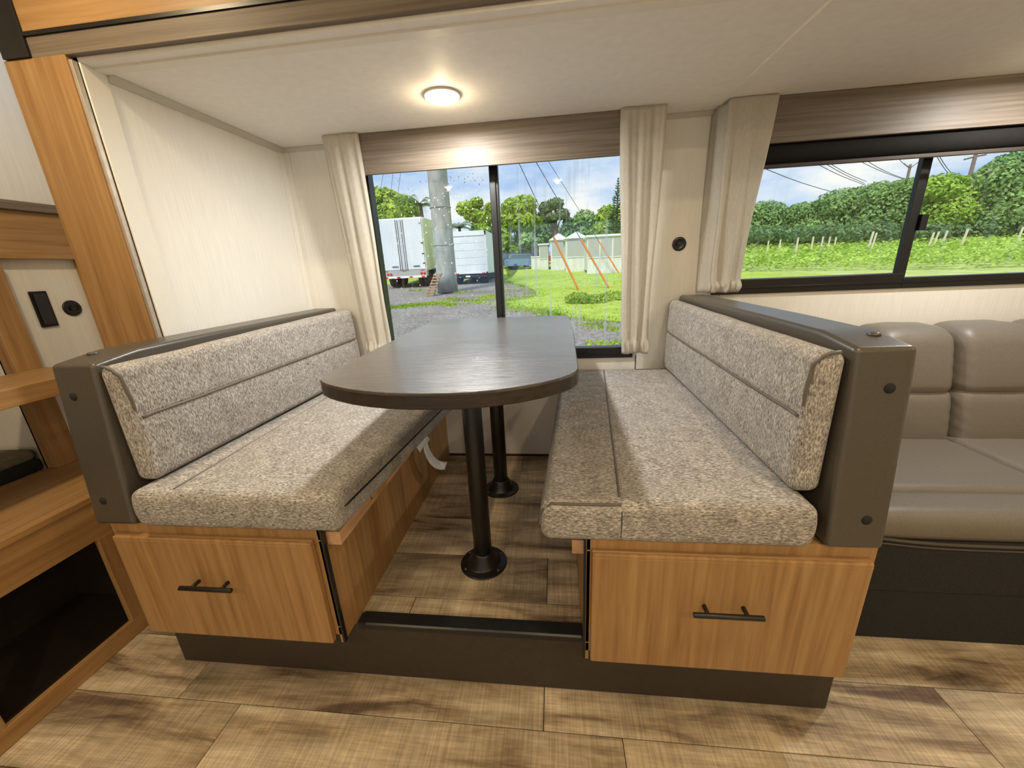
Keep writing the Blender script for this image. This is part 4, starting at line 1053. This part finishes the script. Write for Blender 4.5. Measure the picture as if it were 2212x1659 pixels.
car('red car at the end of the parked row', 1155, 566, 50, 4.2, 1.5, 'car_red', .2)
bx_ = at(1160, 573, 39); o = build(MB().rbox((bx_.x - .55, 39, gz(39)), (bx_.x + .55, 39.8, gz(39) + 1.1), .03).rbox((bx_.x - .6, 38.95, gz(39) + 1.1), (bx_.x + .6, 39.85, gz(39) + 1.22), .03), 'utility_box', 'siding'); tag(o, 'cream utility box on the lawn edge near the cars', 'utility box')

# bush at the guy anchor
bu = gpt(1255, 655); t = thing('leafy_bush', (bu.x + .3, bu.y, gz(bu.y)), 'low bright green bush at the foot of the left guy wire', 'bush')
cs = [((bu.x - .1, bu.y, gz(bu.y) + .16), (.55, .5, .26)), ((bu.x + .7, bu.y + .3, gz(bu.y) + .12), (.6, .5, .2)), ((bu.x + 1.4, bu.y + .8, gz(bu.y) + .14), (.7, .6, .22)), ((bu.x + .4, bu.y - .2, gz(bu.y) + .08), (.6, .3, .14))]
mb = MB(); leaves(mb, cs, 2600, .05, 31); build(mb, 'foliage', 'leaf_bright', t)
tk = MB()
for c in cs: tk.tube([(c[0][0], c[0][1], gz(bu.y) - .05), c[0]], [.02, .01], 5)
build(tk, 'stems', 'bark', t)

# crop field, stakes, tree line, power poles at the right
cr = MB(); rr = random.Random(17)
for row in range(26):
    y_ = 22.0 + 1.55 * row * (1 + row * .02)
    xa_, xb_ = .43 * y_ + .5, 4 + 1.17 * y_
    nn_ = int(1300 / (1 + .06 * row))
    for i in range(nn_):
        x = rr.uniform(xa_, xb_); y = y_ + max(0, (20 - x) * .5) + rr.gauss(0, .28); hgt = .72 + .12 * rr.gauss(0, 1); z = gz(y) + hgt * rr.random() ** .5
        s = .10 * rr.uniform(.7, 1.5) * (1 + row * .05); nn = Vector((rr.gauss(0, .5), rr.gauss(0, .5), 1)).normalized(); u = nn.orthogonal().normalized(); q = nn.cross(u); a = rr.uniform(0, 6.3)
        u, q = u * math.cos(a) + q * math.sin(a), q * math.cos(a) - u * math.sin(a); p = Vector((x, y, z))
        cr.add([p - u * s, p - q * s * .6, p + u * s, p + q * s * .6], [(0, 1, 2, 3)])
o = build(cr, 'crop_plants', 'leaf_crop'); o['kind'] = 'stuff'; tag(o, 'bright green low crop plants covering the field', 'crop')
ORD = ['first', 'second', 'third', 'fourth', 'fifth', 'sixth', 'seventh', 'eighth', 'ninth', 'tenth', 'eleventh', 'twelfth', 'thirteenth', 'fourteenth']
for i, (px, pyt, pyb, Y) in enumerate(((1660, 520, 540, 42), (1686, 517, 537, 42), (1724, 513, 540, 36), (1757, 511, 534, 40), (1778, 511, 530, 42), (1793, 511, 528, 45), (1806, 512, 527, 45), (1884, 500, 535, 34), (1891, 503, 530, 37), (2015, 502, 520, 38), (2026, 500, 516, 40), (2044, 498, 517, 38), (2088, 494, 528, 33), (2208, 490, 512, 38))):
    a = at(px, pyt, Y); lean = .1 if i > 6 else .02
    o = build(MB().prism([(a.x - .05 - lean, Y - .05), (a.x + .05 - lean, Y - .05), (a.x + .05 - lean, Y + .05), (a.x - .05 - lean, Y + .05)], gz(Y), a.z), 'field_stake', 'stake')
    for vtx in o.data.vertices:
        if vtx.co.z > .3: vtx.co.x += lean * 2
    tag(o, 'pale wooden stake in the crop field, %s from the curtain side' % ORD[i], 'stake', 'stakes in the crop field')
TL = 'tree line behind the crop field'
line = [(1655, 62, [(1650, 470, 34, 28), (1690, 478, 30, 22), (1665, 500, 40, 22)], 'leaf_mid'),
        (1740, 60, [(1735, 465, 30, 22), (1760, 470, 36, 26), (1745, 498, 48, 22)], 'leaf_mid'),
        (1822, 58, [(1815, 445, 40, 28), (1850, 455, 34, 30), (1825, 490, 50, 28), (1790, 460, 22, 20)], 'leaf_mid'),
        (1905, 56, [(1890, 425, 34, 24), (1925, 430, 36, 28), (1905, 470, 48, 40), (1868, 450, 22, 24)], 'leaf_mid'),
        (1965, 55, [(1955, 415, 28, 22), (1985, 425, 26, 26), (1968, 470, 40, 40)], 'leaf_mid'),
        (2035, 53, [(2025, 410, 36, 24), (2055, 425, 34, 26), (2035, 465, 44, 34)], 'leaf_crop'),
        (2100, 53, [(2090, 415, 34, 26), (2120, 430, 36, 30), (2105, 470, 48, 34)], 'leaf_mid'),
        (2165, 51, [(2155, 390, 34, 30), (2185, 365, 30, 26), (2170, 430, 44, 40), (2160, 470, 48, 30)], 'leaf_mid'),
        (2245, 51, [(2230, 370, 30, 30), (2260, 400, 40, 40), (2240, 455, 48, 44)], 'leaf_mid'),
        (2320, 50, [(2310, 390, 50, 46), (2320, 450, 60, 44)], 'leaf_mid')]
wordsl = ['low rounded tree nearest the curtain, behind the crop field', 'low bushy tree second from the curtain behind the crop', 'broad tree under the descending wires behind the crop', 'broad leafy tree left of the power pole top', 'leafy tree under the power pole, by the window divider', 'bright yellow-green tree just right of the window divider', 'dense grey-green tree below the second power pole', 'tallest tree crown at the right of the sofa window', 'tall tree at the right edge of the sofa window', 'tall tree beyond the right edge of the photo']
for i, (px, Y, bl_, mt__) in enumerate(line):
    tree('broadleaf_tree', base_at(px, Y), [blob(a, b, Y, c * 1.12, d) for a, b, c, d in bl_], wordsl[i], mt__, 11000, .21, 40 + i, .25, TL)
for i, (px, Y) in enumerate(((1420, 64), (1500, 66), (1580, 63), (2420, 52), (2540, 55))):
    tree('broadleaf_tree', base_at(px, Y), [blob(px - 20, 475, Y, 50, 30), blob(px + 25, 480, Y, 45, 28), blob(px, 505, Y, 60, 24)], 'broad tree hidden by the wall, %s along the tree line' % ORD[i], 'leaf_mid', 4000, .34, 90 + i, .25, TL)
for i, (px, Y) in enumerate(((560, 40), (660, 44), (745, 41))):
    tree('broadleaf_tree', base_at(px, Y), [blob(px - 20, 450, Y, 45, 34), blob(px + 25, 465, Y, 45, 30), blob(px, 500, Y, 60, 34)], 'round tree beyond the left curtain, %s from the trailer' % ORD[2 - i], 'leaf_bright', 3000, .34, 120 + i, .2, TG)
# understorey along the tree line
ub = MB(); cs = []
for k in range(34):
    px = 1400 + k * 34; cs.append(blob(px, 508 - k * .4, 50 + (k % 3), 30, 15))
leaves(ub, cs, 9000, .22, 77); o = build(ub, 'undergrowth', 'leaf_dark'); o['kind'] = 'stuff'; tag(o, 'dark green undergrowth at the foot of the tree line', 'undergrowth')

def power_pole(px, pyt, Y, label, arms):
    a = at(px, pyt, Y); b = Vector((a.x, Y, gz(Y))); t = thing('power_pole', b, label, 'power pole', 'power poles behind the tree line')
    build(MB().tube([b, a], [.26, .18], 8), 'shaft', 'weathered_pole', t, smooth=True)
    for dz, wd in arms:
        build(MB().tube([(a.x - wd, Y, a.z - dz - .25), (a.x, Y, a.z - dz), (a.x + wd, Y, a.z - dz + .15)], .09, 6), 'cross_arm', 'weathered_pole', t)
    build(MB().tube([(a.x - 1.0, Y, a.z + .2), (a.x, Y, a.z - .6), (a.x + 1.2, Y, a.z + .35)], .07, 6), 'top_brace', 'weathered_pole', t)
    return a
pA = power_pole(1967, 355, 75, 'wooden power pole with cross-arms left of the window divider', ((2.1, 2.0), (4.3, 2.0)))
pB = power_pole(2117, 300, 62, 'wooden power pole at the upper right of the sofa window', ((2.0, 1.2), (4.2, 2.4)))
wl = [((1668, 363), (1800, 415), 60), ((1775, 352), (1870, 400), 66), ((1790, 350), (1868, 396), 66), ((1800, 350), (1872, 392), 66), ((1865, 345), (1955, 388), 70), ((1880, 345), (1950, 385), 70), ((1945, 340), (1968, 362), 75), ((2028, 335), (2056, 382), 64), ((2034, 335), (2062, 380), 64)]
for i, (a, b, Y) in enumerate(wl):
    a = at(*a, Y - 12); b = at(*b, Y); a = lerp(b, a, 1.6)
    pts = [lerp(a, b, k / 8) - Vector((0, 0, .35 * math.sin(PI * k / 8))) for k in range(9)]
    o = build(MB().tube(pts, .035, 5), 'power_line', 'wire'); tag(o, 'thin power line in the sofa window sky, %s from the left' % ORD[i], 'wire', 'power lines above the tree line')
